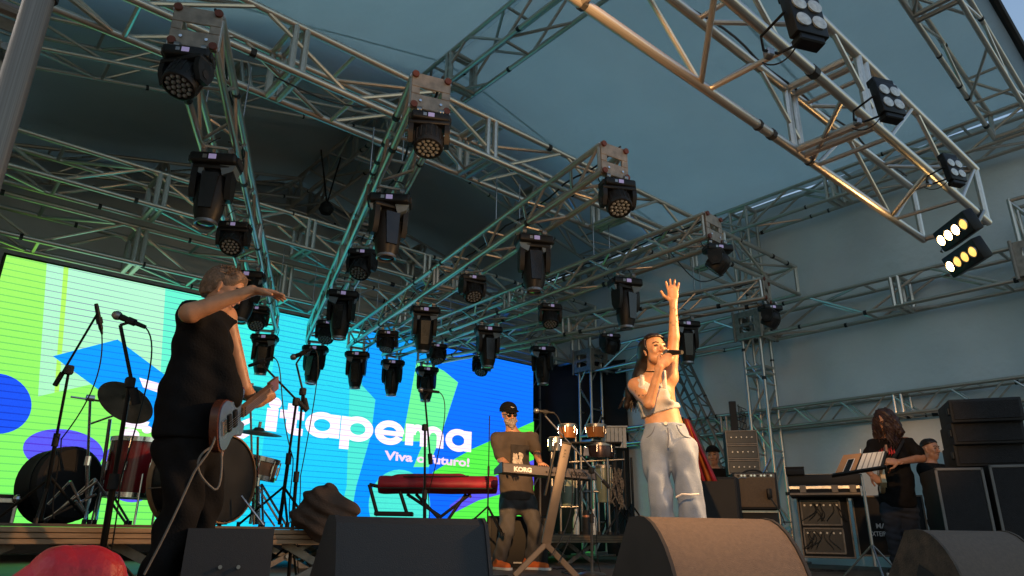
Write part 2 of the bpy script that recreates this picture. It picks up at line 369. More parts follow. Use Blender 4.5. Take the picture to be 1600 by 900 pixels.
def clip(poly):
    for ax, lim, sg in ((0, LX0, 1), (0, LX1, -1), (1, LZ0, 1), (1, LZ1, -1)):
        out = []
        for i in range(len(poly)):
            p, q = poly[i-1], poly[i]; a, b = (p[ax]-lim)*sg >= 0, (q[ax]-lim)*sg >= 0
            if a != b:
                t = (lim-p[ax])/(q[ax]-p[ax]); out.append((p[0]+(q[0]-p[0])*t, p[1]+(q[1]-p[1])*t))
            if b: out.append(q)
        poly = out
    return poly
def flat(name, polys, m, yo):
    mb = MB()
    for k, p in enumerate(polys): mb.add([(x, yo-0.0006*k, z) for x, z in p], [tuple(range(len(p)))])
    return part(name, mb, m, screen, False)
def px(pts): return clip([(v.x, v.z) for v in (at(x, y, Y=LY) for x, y in pts)])
def shape(name, pts, m): _layer[0] += 1; return flat(name, [px(pts)], m, -0.002-0.002*_layer[0])
def ell(cx, cy, rx, ry, rot=0, n=40):
    c, s = math.cos(rot), math.sin(rot); return [(cx+rx*math.cos(t)*c-ry*math.sin(t)*s, cy+rx*math.cos(t)*s+ry*math.sin(t)*c) for t in [2*PI*i/n for i in range(n)]]
GREEN = led_mat('screen_green', S((110, 226, 92)), 0.4, S((40, 140, 90)), 1.0, S((150, 228, 96)))
PALE = led_mat('screen_pale_green', S((150, 232, 160)), 0.5, S((110, 60, 150)), 1.0, S((165, 235, 190)))
YELG = led_mat('screen_yellow_green', S((165, 228, 90)), 0.4, S((60, 120, 90)))
MINT = led_mat('screen_mint', S((96, 232, 190)), 0.45, S((70, 60, 150)))
TURQ = led_mat('screen_turquoise', S((20, 200, 226)), 0.35, S((10, 110, 190)), 1.0, S((64, 222, 206)))
CYAN = led_mat('screen_cyan', S((10, 176, 236)), 0.4, S((10, 90, 190)), 1.0, S((50, 205, 215)))
AZUR = led_mat('screen_azure', S((6, 132, 236)), 0.4, S((20, 60, 180)), 1.0, S((20, 150, 236)))
BLUE = led_mat('screen_blue', S((16, 96, 236)), 0.4, S((20, 40, 170)), 1.0, S((14, 110, 240)))
DBLU = led_mat('screen_deep_blue', S((28, 78, 224)), 0.5, S((20, 30, 140)))
VIOL = led_mat('screen_violet', S((84, 84, 224)), 0.6, S((70, 20, 170)))
TEAL = led_mat('screen_teal', S((72, 214, 196)), 0.4, S((30, 110, 150)))
LGRN = led_mat('screen_light_green', S((104, 226, 140)), 0.4, S((40, 140, 130)))
LIME = led_mat('screen_lime', S((84, 224, 70)), 0.4, S((20, 130, 60)))
WHIT = led_mat('screen_white', S((250, 232, 250)), 0.4, S((190, 110, 170)))
for nm, a, b, m in (('colour_band', (-40, -60), (80, 75), GREEN), ('colour_band', (75, 45), (102, 68), PALE), ('colour_band', (102, 68), (110, 74), YELG), ('colour_band', (110, 74), (262, 236), PALE),
                    ('colour_band', (262, 236), (330, 285), MINT), ('colour_band', (330, 285), (450, 392), TURQ), ('colour_band', (450, 392), (580, 548), CYAN), ('colour_band', (580, 548), (700, 660), AZUR), ('colour_band', (700, 660), (860, 840), BLUE)):
    if nm and a[0] < 80 and m is GREEN: shape(nm, [(-60, 380), (90, 400), (60, 830), (-60, 830)], m)
    else: shape(nm, [(a[0], 380), (b[0]+6, 380), (b[1]+6, 840), (a[1], 840)], m)
shape('colour_band', [(-30, 640), (190, 590), (260, 600), (240, 830), (-30, 830)], GREEN)
shape('blue_parallelogram', [(82, 557), (183, 531), (262, 590), (262, 690), (160, 614)], AZUR)
shape('blue_disc', ell(-6, 631, 55, 47, 0.15), DBLU)
shape('violet_disc', ell(98, 705, 63, 34, 0.1), VIOL)
shape('violet_disc', ell(205, 735, 48, 50), VIOL)
shape('light_strip', [(545, 600), (562, 600), (585, 625), (578, 680), (555, 760), (540, 840), (520, 840), (540, 760)], TEAL)
shape('light_strip', [(650, 560), (692, 580), (714, 598), (690, 672), (668, 730), (618, 730), (634, 650)], LGRN)
shape('blue_band', [(592, 690), (660, 690), (600, 840), (560, 840)], AZUR)
shape('teal_disc', ell(622, 790, 48, 56), TEAL)
shape('green_sweep', [(674, 738), (700, 722), (735, 702), (840, 655), (840, 745), (740, 770), (676, 765)], LIME)
shape('violet_band', [(700, 790), (752, 752), (840, 715), (840, 775), (705, 815)], VIOL)
shape('green_sweep', [(700, 805), (745, 782), (840, 756), (840, 850), (690, 850)], LIME)
shape('light_strip', [(480, 610), (520, 600), (505, 660), (480, 700)], CYAN)
# white emblem pieces, partly behind the bass player
for p in ([(216, 591), (262, 604), (262, 620), (222, 606)], [(192, 654), (232, 660), (226, 672), (193, 668)], ell(200, 680, 16, 10), ell(228, 672, 8, 6), [(372, 660), (392, 652), (389, 661), (374, 668)], [(366, 676), (388, 680), (378, 686), (366, 684)], ell(424, 633.5, 0.1, 0.1)):
    shape('emblem_piece', p, WHIT)
# lettering: geometric lower case letters drawn on the screen plane
BZ, XH, SW = 1.655, 0.325, 0.148
def ringp(cx, cz, rx, rz, sx, sz, a0=0, a1=2*PI, n=36):
    ps = []; 
    for i in range(n):
        t, u = a0+(a1-a0)*i/n, a0+(a1-a0)*(i+1)/n
        ps.append([(cx+rx*math.cos(t), cz+rz*math.sin(t)), (cx+rx*math.cos(u), cz+rz*math.sin(u)), (cx+(rx-sx)*math.cos(u), cz+(rz-sz)*math.sin(u)), (cx+(rx-sx)*math.cos(t), cz+(rz-sz)*math.sin(t))])
    return ps
def rect(x0, x1, z0, z1): return [[(x0, z0), (x1, z0), (x1, z1), (x0, z1)]]
def letter(polys, dz=0.0):
    _layer[0] += 1
    mb = MB()
    for k, p in enumerate(polys): mb.add([(x, -0.05-0.0004*(k % 3), z+dz) for x, z in p], [tuple(range(len(p)))])
    part('letter', mb, WHIT, screen, False)
mz = BZ+XH/2
letter(rect(3.735, 3.90, BZ, BZ+XH-0.01)+[ell(3.838, 2.045, 0.092, 0.082)])
letter(rect(4.03, 4.185, BZ+0.06, BZ+XH+0.09)+rect(3.925, 4.29, BZ+XH-0.13, BZ+XH-0.01)+ringp(4.185, BZ+0.075, 0.155, 0.10, 0.15, 0.10, PI, 1.5*PI, 8)+rect(4.18, 4.29, BZ-0.025, BZ+0.075))
letter(ringp(4.58, mz, 0.265, 0.188, 0.135, 0.10)+rect(4.71, 4.865, BZ-0.01, BZ+XH+0.005))
letter(ringp(5.165, mz, 0.265, 0.188, 0.135, 0.10)+rect(4.88, 5.035, BZ-0.15, BZ+XH+0.005))
letter(ringp(5.725, mz, 0.265, 0.188, 0.135, 0.10, 0.0, 1.86*PI, 36)+rect(5.5, 5.97, mz-0.045, mz+0.03))
letter(rect(6.015, 6.165, BZ, BZ+XH+0.01)+ringp(6.25, BZ+XH-0.155, 0.185, 0.172, 0.14, 0.10, 0, PI, 18)+rect(6.295, 6.435, BZ, BZ+XH-0.15)+ringp(6.55, BZ+XH-0.155, 0.21, 0.172, 0.14, 0.10, 0, PI, 18)+rect(6.62, 6.76, BZ, BZ+XH-0.15))
letter(ringp(7.06, mz, 0.265, 0.188, 0.135, 0.10)+rect(7.185, 7.34, BZ-0.01, BZ+XH+0.005))
def font_mesh(body, m, size, bold=0.0, name='lettering'):
    cu = bpy.data.curves.new(name, 'FONT'); cu.body = body; cu.size = size; cu.offset = bold; cu.resolution_u = 3
    o = bpy.data.objects.new(name, cu); scene.collection.objects.link(o); bpy.context.view_layer.update()
    me = bpy.data.meshes.new_from_object(o.evaluated_get(bpy.context.evaluated_depsgraph_get())); bpy.data.objects.remove(o); bpy.data.curves.remove(cu)
    me.materials.clear(); me.materials.append(m); return me
def text(body, m, size, loc, rot, parent, name='lettering', width=None, bold=0.0):
    o = part(name, font_mesh(body, m, size, bold, name), None, parent); o.location = loc; o.rotation_euler = rot
    if width: o.scale.x = width/max(v.co.x for v in o.data.vertices)
    return o
text('Viva o futuro!', WHIT, 0.185, (5.67, -0.055, 1.405), (PI/2, 0, 0), screen, width=1.64, bold=0.006)
# ================================================================ LIGHTING ARMS AND MOVING HEADS
REFLG = mat('base_reflection_grey', (0.12, 0.16, 0.19), 0.35)  # blue-grey standing in for the video screen's reflection under the lamp bases
LCD = mat('display_glow', (0.2, 0.18, 0.3), 0.3, emit=(0.6, 0.5, 0.9), estr=0.22)
def head_base(t):
    b = part('base', MB().cbox((0, 0, -0.105), (0.34, 0.22, 0.085), 0.022, 3), BLK, t)
    part('side_vent', MB().cbox((0.172, 0, -0.105), (0.03, 0.14, 0.06), 0.008, 1), BLKM, b); part('side_vent', MB().cbox((-0.172, 0, -0.105), (0.03, 0.14, 0.06), 0.008, 1), BLKM, b)
    part('display', MB().cbox((0, -0.1125, -0.105), (0.055, 0.005, 0.04), 0.002, 1), LCD, b)
    part('button_pad', MB().box((-0.055, -0.1115, -0.105), (0.03, 0.004, 0.03)), STEEL, b, False)
    for s in (-1, 1):
        c = MB().box((s*0.1, 0, -0.05), (0.04, 0.07, 0.03)); c.cyl((s*0.1-0.02, 0, -0.005), (s*0.1+0.02, 0, -0.005), 0.034, n=12); c.cyl((s*0.1, -0.05, -0.03), (s*0.1, 0.05, -0.03), 0.008, n=6)
        part('clamp', c, STEEL, t)
    part('cross_bar', MB().box((0, 0, -0.055), (0.26, 0.03, 0.012)), PLATE, t, False)
    cb = MB().path(bez((0.12, 0.08, -0.07), (0.2, 0.16, 0.05), (0.12, 0.2, 0.22), (0.02, 0.12, 0.16)), 0.006, 6); cb.path(bez((-0.1, 0.09, -0.07), (-0.2, 0.1, -0.02), (-0.18, 0.16, 0.16), (-0.05, 0.14, 0.2)), 0.005, 6)
    part('cable', cb, RUB, t)
def yoke_mb(w, z1, wid, fl=0.06):
    mb = MB().cbox((0, 0, -0.165), (2*w+0.05, wid*1.25, 0.045), 0.018, 2)
    for s in (-1, 1):
        pr = [(-wid*0.55, -0.16), (-wid*0.62, -0.24), (-wid*0.55, z1), (-wid*0.3, z1-fl), (wid*0.3, z1-fl), (wid*0.55, z1), (wid*0.62, -0.24), (wid*0.55, -0.16)]
        mb.prism(pr, (s*w-0.022, 0, 0), (0, 1, 0), (0, 0, 1), (0.044, 0, 0))
    return mb
def beam_head():
    t = thing('moving_head', 'x', 'stage light', (0, 0, 0)); head_base(t)
    y = part('yoke', yoke_mb(0.125, -0.36, 0.12), BLK, t)
    for s_ in (-1, 1): part('reflection_plate', MB().prism([(0.05, -0.15), (0.165, -0.15), (0.145, -0.2), (0.075, -0.235)], (0, -0.07, 0), (s_, 0, 0), (0, 0, 1), (0, 0.14, 0)), REFLG, t, False)  # added plates: the screen's reflection under the base, put in as grey shapes
    h = part('lamp_housing', MB().lathe([(0.0, 0.175), (0.07, 0.165), (0.098, 0.12), (0.108, 0.02), (0.108, -0.10), (0.1, -0.17), (0.078, -0.245), (0.07, -0.25), (0.0, -0.25)], 24), BLK, t); h.location = (0, 0, -0.36)
    part('shell_panel', MB().prism([(-0.06, 0.12), (-0.045, -0.17), (0.045, -0.17), (0.06, 0.12)], (0, -0.113, 0), (1, 0, 0), (0, 0, 1), (0, 0.03, 0)), BLKS, h, False)
    fin = MB()
    for k in range(7):
        for s in (-1, 1): fin.box((s*0.1, 0.0, 0.1-k*0.032), (0.025, 0.09, 0.009), Matrix.Rotation(s*0.5, 3, 'X'))
    part('cooling_fin', fin, BLK, h, False)['kind'] = 'stuff'
    part('lens_ring', MB().lathe([(0.066, -0.235), (0.08, -0.24), (0.084, -0.262), (0.078, -0.268), (0.066, -0.262)], 24, cap=False), STEEL, h)
    part('lens', MB().lathe([(0.0, -0.262), (0.03, -0.261), (0.067, -0.252), (0.067, -0.24)], 20), GLASS, h)
    return t
def wash_head():
    t = thing('moving_head', 'x', 'stage light', (0, 0, 0)); head_base(t)
    y = part('yoke', yoke_mb(0.158, -0.285, 0.15, 0.07), BLK, t)
    h = part('lamp_housing', MB().lathe([(0.0, 0.13), (0.08, 0.125), (0.115, 0.09), (0.132, 0.02), (0.132, -0.10), (0.125, -0.125), (0.112, -0.13), (0.11, -0.115), (0.0, -0.115)], 24), BLK, t); h.location = (0, 0, -0.285)
    rib = MB()
    for k in range(18):
        a = 2*PI*k/18; rib.box((0.132*math.cos(a), 0.132*math.sin(a), -0.02), (0.012, 0.006, 0.13), Matrix.Rotation(a, 3, 'Z'))
    part('cooling_fin', rib, BLKM, h, False)['kind'] = 'stuff'
    arr = MB(); pts = [(0, 0)]+[(0.044*math.cos(a), 0.044*math.sin(a)) for a in [PI/3*i for i in range(6)]]+[(0.086*math.cos(a), 0.086*math.sin(a)) for a in [PI/6*i for i in range(12)]]
    for x, yy in pts: arr.lathe([(0.019, 0), (0.018, -0.008), (0.011, -0.015), (0.0, -0.018)], 10, Matrix.Translation((x, yy, -0.113)))
    part('lens_array', arr, mat('led_lens', (0.20, 0.22, 0.24), 0.10, 0.2, 0.3, 40), h)['kind'] = 'stuff'
    part('tilt_knob', MB().cyl((0.185, 0, 0), (-0.185, 0, 0), 0.035, n=14), BLKM, h)
    return t
BEAM, WASH = beam_head(), wash_head()
# first and last lamp of every arm, as seen (pixel, height) -> plan position
ARMS = [((290, 118), (410, 556)), ((670, 214), (490, 572)), ((965, 312), (556, 580)), ((1123, 408), (612, 592)), ((1205, 497), (666, 602))]
ORD = ['foremost', 'second', 'third', 'fourth', 'fifth', 'rearmost']
WHICH = ['leftmost', 'second', 'middle', 'fourth', 'rightmost']
SIDEPAN = {(3, 0): (0.9, 0.75), (4, 0): (0.6, 0.6), (4, 2): (0.5, 0.45)}
first = {'b': True, 'w': True}
for ai, (pf, pb) in enumerate(ARMS):
    F = at(*pf, z=2.80); B = at(*pb, Y=8.95); zF, zB = 2.995, B.z+0.34
    F.z, B.z = zF, zB
    d = (B-F); dn = d.normalized(); side = Vector((dn.y, -dn.x, 0)).normalized()
    f0 = F+dn*0.03; f1 = B+dn*0.12
    arm = truss('lighting_truss', WHICH[ai]+' of five slim aluminium trusses fanning back from the crossing truss', f0+Vector((0, 0, 0.15)), f1+Vector((0, 0, 0.15)), 0.24, 0.24, cat='truss', group='fan of lighting arms', bay=0.38, sect=3.1, r=0.025, rb=0.0135)
    # cast end plate with four coupler holes and a slot, facing the audience
    ez = math.atan2(side.y, side.x); R = Matrix.Rotation(ez, 3, 'Z'); ep = MB(); o0 = Vector((0, 0, 0))-dn*0.012
    for c, s in (((0, 0, 0.083), (0.27, 0.014, 0.11)), ((0, 0, -0.083), (0.27, 0.014, 0.11)), ((-0.105, 0, 0), (0.06, 0.014, 0.056)), ((0.105, 0, 0), (0.06, 0.014, 0.056))): ep.cbox(o0+R @ Vector(c), s, 0.004, 1, R)
    pl = part('end_plate', ep, PLATE, arm, False)
    for sx in (-1, 1):
        for sz in (-1, 1):
            p = o0+R @ Vector((sx*0.112, -0.008, sz*0.118)); part('coupler', MB().cyl(p, p-dn*0.016, 0.024, n=12), RUST, pl)
        p = o0+R @ Vector((sx*0.07, -0.008, -0.08)); part('bolt', MB().cyl(p, p-dn*0.01, 0.01, n=6), CHROME, pl)
    for k in range(6):
        kind = 'w' if k % 2 == 0 else 'b'; src = WASH if kind == 'w' else BEAM
        o = src if first[kind] else copy_tree(src); first[kind] = False
        p = F+d*(k/5); o.location = p-Vector((0, 0, 0.0)); o.rotation_euler = (0, 0, -math.radians(28)+random.uniform(-.12, .12))
        o['label'] = ('round faced black wash light' if kind == 'w' else 'long bodied black beam light')+', '+ORD[k]+' lamp on the '+WHICH[ai]+' lighting arm'
        o['group'] = 'moving heads on the lighting arms'
        if kind == 'w': o.scale = (0.74,)*3
        else: o.scale = (0.95,)*3
        pan = SIDEPAN.get((ai, k), (random.uniform(-.6, .6), random.uniform(-.16, .18) if kind == 'b' else random.uniform(-.62, -.28)))
        for ch in o.children:
            nm = ch.name.split('.')[0]
            if nm == 'yoke': ch.rotation_euler = (0, 0, pan[0])
            if nm == 'lamp_housing': ch.rotation_euler = (Matrix.Rotation(pan[0], 3, 'Z') @ Matrix.Rotation(pan[1], 3, 'X')).to_euler()
    # power cable tied along the arm
    cm = MB(); pts = []
    for i in range(41):
        q = f0+d*(i/40)*1.0+Vector((0, 0, 0.315+0.012*math.sin(i*1.7)))+side*(0.08+0.02*math.sin(i*0.9)); pts.append(q-f0)
    cm.path(pts, 0.009, 6); cable = part('power_cable', cm, RUB); cable.location = f0
    tag(cable, 'black cable tied along the top of the '+WHICH[ai]+' lighting arm', 'cable', 'cables on the lighting arms')
    for yt_ in (4.72, 8.63):
        k = (yt_-F.y)/d.y
        for sx in (-1, 1):
            q = f0+d*k+Vector((0, 0, 0.3))+side*sx*0.135
            ztop = 3.70 if yt_ < 6 else 3.97
            tube('sling', q-f0-Vector((0, 0, 0.17)), q-f0+Vector((0, 0, ztop-q.z-0.17+0.03)), 0.006, STEEL, arm, 6)
# blinders with four round lamps on the front truss
def blinder(pos, label, rz, tilt=0.25, sc=1.0):
    t = thing('blinder_light', label, 'stage light', pos, rz, 'four-eyed blinders'); t.scale = (sc, sc, sc)
    R = Matrix.Rotation(-tilt, 3, 'X'); h = MB().cbox((0, 0, 0), (0.26, 0.09, 0.36), 0.012, 2); o = part('housing', h, BLK, t); o.rotation_euler = (-tilt, 0, 0); o.location = (0, -0.36, 0)
    part('top_cap', MB().cbox((0, 0.02, 0.21), (0.24, 0.1, 0.08), 0.01, 1), BLK, o); part('foot_cap', MB().cbox((0, 0.02, -0.2), (0.2, 0.1, 0.06), 0.01, 1), BLK, o)
    eye = mat('blinder_reflector', (0.62, 0.60, 0.55), 0.3, 0.25, 0.2, 30)
    for sx in (-1, 1):
        for sz in (-1, 1):
            l = part('lamp', MB().lathe([(0.054, 0.0), (0.056, -0.012), (0.046, -0.014), (0.0, -0.02)], 18, Matrix.Translation((sx*0.062, -0.046, sz*0.075-0.0)) @ Matrix.Rotation(-PI/2, 4, 'X')), eye, o)
    br = MB().path([(0.15, -0.36, 0.02), (0.15, -0.1, 0.02), (0.06, 0.0, 0), (-0.06, 0.0, 0), (-0.15, -0.1, 0.02), (-0.15, -0.36, 0.02)], 0.011, 6); part('bracket', br, BLK, t)
    part('clamp', MB().cbox((0, 0.02, 0), (0.06, 0.07, 0.07), 0.01, 1), STEEL, t)
    cb = MB().path(bez((0.05, -0.3, 0.0), (0.1, -0.1, -0.15), (0.05, 0.05, -0.1), (0, 0.1, -0.02)), 0.006, 6); part('cable', cb, RUB, t)
for (bx, by), bs, lb in (((1270, 24), 0.60, 'topmost four-eyed blinder on the front truss, cut by the upper edge'), ((1406, 148), 0.52, 'middle four-eyed blinder hanging off the front truss'), ((1514, 256), 0.44, 'four-eyed blinder on the front truss nearest the lit lamps')):
    p = at(bx, by, Y=0.93); blinder((p.x+0.08, p.y+0.23, p.z), lb, math.radians(-24), 0.12, bs)
# lamp banks on the front truss: one in view at its right end, its twin further along above the camera
hot = mat('hot_lamp', (1, 0.7, 0.3), 0.3, emit=(1.0, 0.62, 0.22), estr=40.0); warm = mat('dim_lamp', (0.7, 0.45, 0.15), 0.25, 0.3, emit=(1.0, 0.55, 0.12), estr=1.2)
def lamp_bank(label, LAMP, aim, spots):
    LAMP = Vector(LAMP); lt = thing('lamp_bank', label, 'stage light', LAMP, 0, 'warm lamp banks'); lt.scale = (0.8,)*3
    AIM = (Vector(aim)-LAMP).normalized(); ax_ = Vector((AIM.y, -AIM.x, 0)).normalized(); au_ = ax_.cross(AIM); au_ = au_ if au_.z > 0 else -au_
    Mr = Matrix(((ax_.x, au_.x, -AIM.x), (ax_.y, au_.y, -AIM.y), (ax_.z, au_.z, -AIM.z)))
    for (ox, oy, n) in ((-0.05, 0.07, 4), (0.04, -0.15, 4)):
        hs = part('housing', MB().cbox(Mr @ Vector((ox, oy, 0.06)), (0.46, 0.19, 0.09), 0.012, 2, Mr), BLK, lt)
        for k in range(n):
            c = Mr @ Vector((ox+(k-1.5)*0.11, oy, 0.012)); lit = (oy > 0 and k in (1, 2, 3)) or (oy < 0 and k in (3,))
            M4 = Matrix.Translation(c) @ Mr.to_4x4()
            part('lamp', MB().lathe([(0.0, -0.015), (0.034, -0.009), (0.043, 0.0), (0.043, 0.02)], 18, M4), hot if lit else warm, hs)
            part('lamp_rim', MB().lathe([(0.043, 0.015), (0.052, 0.0), (0.049, -0.009), (0.043, -0.005)], 18, M4, cap=False), STEEL, hs)
    part('bracket', MB().path([Mr @ Vector((-0.25, 0, 0.05)), Mr @ Vector((-0.25, 0.1, 0.2)), Mr @ Vector((0.25, 0.1, 0.2)), Mr @ Vector((0.25, 0, 0.05))], 0.014, 8), STEEL, lt)
    for e, size, tgt in spots:
        sd = bpy.data.lights.new('lamp_beam', 'SPOT'); sd.energy = e; sd.color = (1.0, 0.52, 0.20); sd.spot_size = math.radians(size); sd.spot_blend = 0.9; sd.shadow_soft_size = 0.06
        so = bpy.data.objects.new('lamp_beam', sd); link(so, lt); so.location = Mr @ Vector((0.05, 0.05, -0.06)); so.rotation_euler = (-(Vector(tgt)-LAMP)).to_track_quat('Z', 'Y').to_euler()
lamp_bank('bank of round lamps glowing warm yellow at the end of the front truss', at(1488, 379, Y=1.30), (2.6, 3.6, 0.9), ((520.0, 80, (3.0, 2.9, 1.0)), (22.0, 120, (2.4, 4.4, 1.6))))
lamp_bank('second bank of warm round lamps on the front truss above the camera', (1.3, 0.95, 2.3), (3.9, 3.6, 1.0), ((330.0, 44, (3.8, 2.95, 1.25)), (1700.0, 19, (5.0, 5.95, 1.05)), (650.0, 15, (8.05, 3.0, 1.25)), (260.0, 40, (2.15, 1.4, 0.3)), (150.0, 84, (4.4, 5.4, 2.7))))
# cables lashed to the front truss
cm = MB(); fp = Vector((0, 1.71+0.26, 2.97)); 
for o_ in (0.0, 0.02, -0.02):
    cm.path([Vector((0.5+i*0.125, 1.63+o_+0.012*math.sin(i+o_*90), 2.985+abs(o_)-0.04*abs(math.sin(i*0.33+o_*30)))) for i in range(40)], 0.007, 6)
tag(part('cable_run', cm, RUB), 'bundle of black cables lashed along the large front truss', 'cable')
# slack cables and ties between trusses
for a, b, sag, lb in (((430, 120, 3.95, 4.5), (600, 170, 3.8, 4.5), 0.05, 'thin black cable looping along the crossing truss at upper left'), ((1040, 385, 3.6, 4.4), (1130, 430, 3.3, 4.4), 0.16, 'thin black cable drooping beside the raised hand')):
    p, q = at(a[0], a[1], Y=a[3]), at(b[0], b[1], Y=b[3]); mid = (p+q)/2-Vector((0, 0, sag*2))
    tag(part('slack_cable', MB().path(bez(p, mid, mid, q), 0.007, 6), RUB), lb, 'cable')
# chain hoist bag hanging on two straps far back
hp = at(510, 325, Y=9.6); hb = thing('hoist_bag', 'dark round bag hanging on two straps beneath the roof ridge', 'bag', hp)
part('sack', MB().lathe([(0, -0.11), (0.08, -0.1), (0.12, -0.03), (0.1, 0.05), (0.05, 0.1), (0, 0.11)], 14), BLKM, hb)
for sx in (-0.16, 0.2): part('strap', MB().path([(0, 0, 0.08), (sx, 0.1, 1.05)], 0.014, 6), BLKM, hb)
# ================================================================ PEOPLE (bodies grown as one smooth implicit surface)
def seg(P, a, b, ra, rb, n=None, fl=1.0):
    a = np.asarray(a, float); b = np.asarray(b, float); d = b-a; L = max(d@d, 1e-9)
    t = np.clip(((P-a)@d)/L, 0, 1); v = P-a-t[:, None]*d; q = (v*v).sum(1)
    if n is not None:
        vn = v@np.asarray(n, float); q = q+vn*vn*(1/fl**2-1)
    return np.sqrt(np.maximum(q, 1e-12))-(ra+(rb-ra)*t)
def smin(a, b, k):
    h = np.clip(0.5+0.5*(b-a)/k, 0, 1); return b*(1-h)+a*h-k*h*(1-h)
def field(P, prims):
    D = None
    for p in prims:
        k = p[-1]; d = seg(P, *p[:-1]); D = d if D is None else smin(D, d, k)
    return D
def grow(prims, h, cut=None, wr=0.0, wf=30.0, pad=0.06, disp=None, seed=0):
    """surface nets over the smooth union of tapered limbs; cut(P) removes where positive"""
    pts = np.array([q for p in prims for q in (p[0], p[1])], float); rad = max(max(p[2], p[3]) for p in prims)
    lo, hi = pts.min(0)-rad-pad, pts.max(0)+rad+pad
    n = np.ceil((hi-lo)/h).astype(int)+1
    g = np.stack(np.meshgrid(*[lo[i]+h*np.arange(n[i]) for i in range(3)], indexing='ij'), -1).reshape(-1, 3)
    D = field(g, prims)
    if wr:
        r = np.random.default_rng(seed); w = np.zeros(len(g))
        for _ in range(5):
            kv = r.normal(size=3)*wf*(1, 1, 1.3); w += np.sin(g@kv+r.uniform(0, 6))
        near = np.abs(D) < 0.06; D = D+np.where(near, wr*w/2.2, 0)
    if disp is not None: D = D+np.where(np.abs(D) < 0.05, disp(g), 0)
    if cut is not None: D = np.maximum(D, cut(g))
    D = D.reshape(n); S = D < 0
    c = [D[i:n[0]-1+i, j:n[1]-1+j, k:n[2]-1+k] for i in (0, 1) for j in (0, 1) for k in (0, 1)]
    sg = [x < 0 for x in c]; cnt = sum(x.astype(int) for x in sg); act = (cnt > 0) & (cnt < 8)
    idx = -np.ones(act.shape, int); idx[act] = np.arange(act.sum())
    cs = [x[act] for x in c]; off = [np.array((i, j, k), float) for i in (0, 1) for j in (0, 1) for k in (0, 1)]
    acc = np.zeros((act.sum(), 3)); num = np.zeros(act.sum())
    for a in range(8):
        for b in range(a+1, 8):
            if np.abs(off[a]-off[b]).sum() == 1:
                m = (cs[a] < 0) != (cs[b] < 0); t = np.where(m, cs[a]/np.where(cs[a]-cs[b] == 0, 1, cs[a]-cs[b]), 0)
                acc += m[:, None]*(off[a]+t[:, None]*(off[b]-off[a])); num += m
    V = lo+h*(np.argwhere(act)+acc/num[:, None]); F = []
    for ax in range(3):
        u, v = (ax+1) % 3, (ax+2) % 3
        sl0 = [slice(None)]*3; sl1 = [slice(None)]*3; sl0[ax] = slice(0, -1); sl1[ax] = slice(1, None)
        E = S[tuple(sl0)] != S[tuple(sl1)]; I = np.argwhere(E)
        I = I[(I[:, u] > 0) & (I[:, v] > 0) & (I[:, u] < n[u]-1) & (I[:, v] < n[v]-1)]
        if not len(I): continue
        du = np.zeros(3, int); dv = np.zeros(3, int); du[u] = 1; dv[v] = 1
        q = np.stack([idx[tuple((I-du-dv).T)], idx[tuple((I-dv).T)], idx[tuple(I.T)], idx[tuple((I-du).T)]], 1)
        fl = S[tuple(sl0)][tuple(I.T)]; q[~fl] = q[~fl][:, ::-1]; F.append(q)
    F = np.concatenate(F); return V, F
def vf_mesh(name, pieces, m):
    vs = []; fs = []; o = 0
    for V, F in pieces: vs.append(V); fs.append(F+o); o += len(V)
    V = np.concatenate(vs); F = np.concatenate(fs)
    me = bpy.data.meshes.new(name); me.from_pydata(V.tolist(), [], F.tolist()); me.materials.append(m)
    me.polygons.foreach_set('use_smooth', [True]*len(me.polygons)); me.update(); return me
def A(*v): return np.array(v, float)
def unit(v): v = np.asarray(v, float); return v/np.linalg.norm(v)
class View:
    """local frame of a figure: x = to the right as seen, y = away from the viewer, z = up"""
    def __init__(s, X, Y, z=0.0):
        s.p = A(X, Y, z); s.az = math.atan2(X, Y); s.away = A(math.sin(s.az), math.cos(s.az), 0); s.rt = A(math.cos(s.az), -math.sin(s.az), 0)
    def __call__(s, x, y, dy=0.0):
        d = ray(x, y); q = s.p+s.away*dy; k = ((q-EYE)@s.away)/(d@s.away); w = EYE+d*k-s.p
        return A(w@s.rt, w@s.away, w[2])
def hand(w, d, pn, curl=0.3, spread=0.12, side=1, sc=1.0, thumb=0.7):
    """palm and five fingers from wrist w along d; pn = palm normal (fingers curl to it)"""
    d = unit(d); pn = unit(np.asarray(pn)-d*(np.asarray(pn)@d)); ac = np.cross(d, pn)*side; P = []
    w = np.asarray(w, float)
    P.append((w-d*0.02*sc, w+d*0.05*sc, 0.026*sc, 0.036*sc, pn, 0.55, 0.01)); P.append((w+d*0.045*sc, w+d*0.088*sc, 0.036*sc, 0.038*sc, pn, 0.45, 0.01))
    cl = curl if hasattr(curl, '__len__') else [curl]*4
    for i, (o, L) in enumerate(((-0.029, 0.072), (-0.0095, 0.081), (0.0105, 0.076), (0.029, 0.06))):
        b = w+d*(0.085-abs(o)*0.25)*sc+ac*o*sc; dd = unit(d+ac*spread*(i-1.5)); a = 0.0; q = b
        for j, fr in enumerate((0.45, 0.32, 0.23)):
            a += cl[i]*(0.8 if j == 0 else 1.0); e = q+(dd*math.cos(a)+pn*math.sin(a))*L*fr*sc
            P.append((q, e, (0.0092-0.0008*j)*sc, (0.0085-0.001*j)*sc, 0.004)); q = e
    b = w+d*0.022*sc-ac*0.028*sc; e = b+unit(d*0.65-ac*thumb+pn*0.3)*0.045*sc; f = e+unit(d*0.9-ac*thumb*0.5+pn*(0.15+0.5*np.mean(cl)))*0.036*sc
    P += [(b, e, 0.014*sc, 0.0105*sc, 0.008), (e, f, 0.0105*sc, 0.0085*sc, 0.004)]
    return [p if len(p) == 7 else (*p[:4], None, 1.0, p[4]) for p in P]
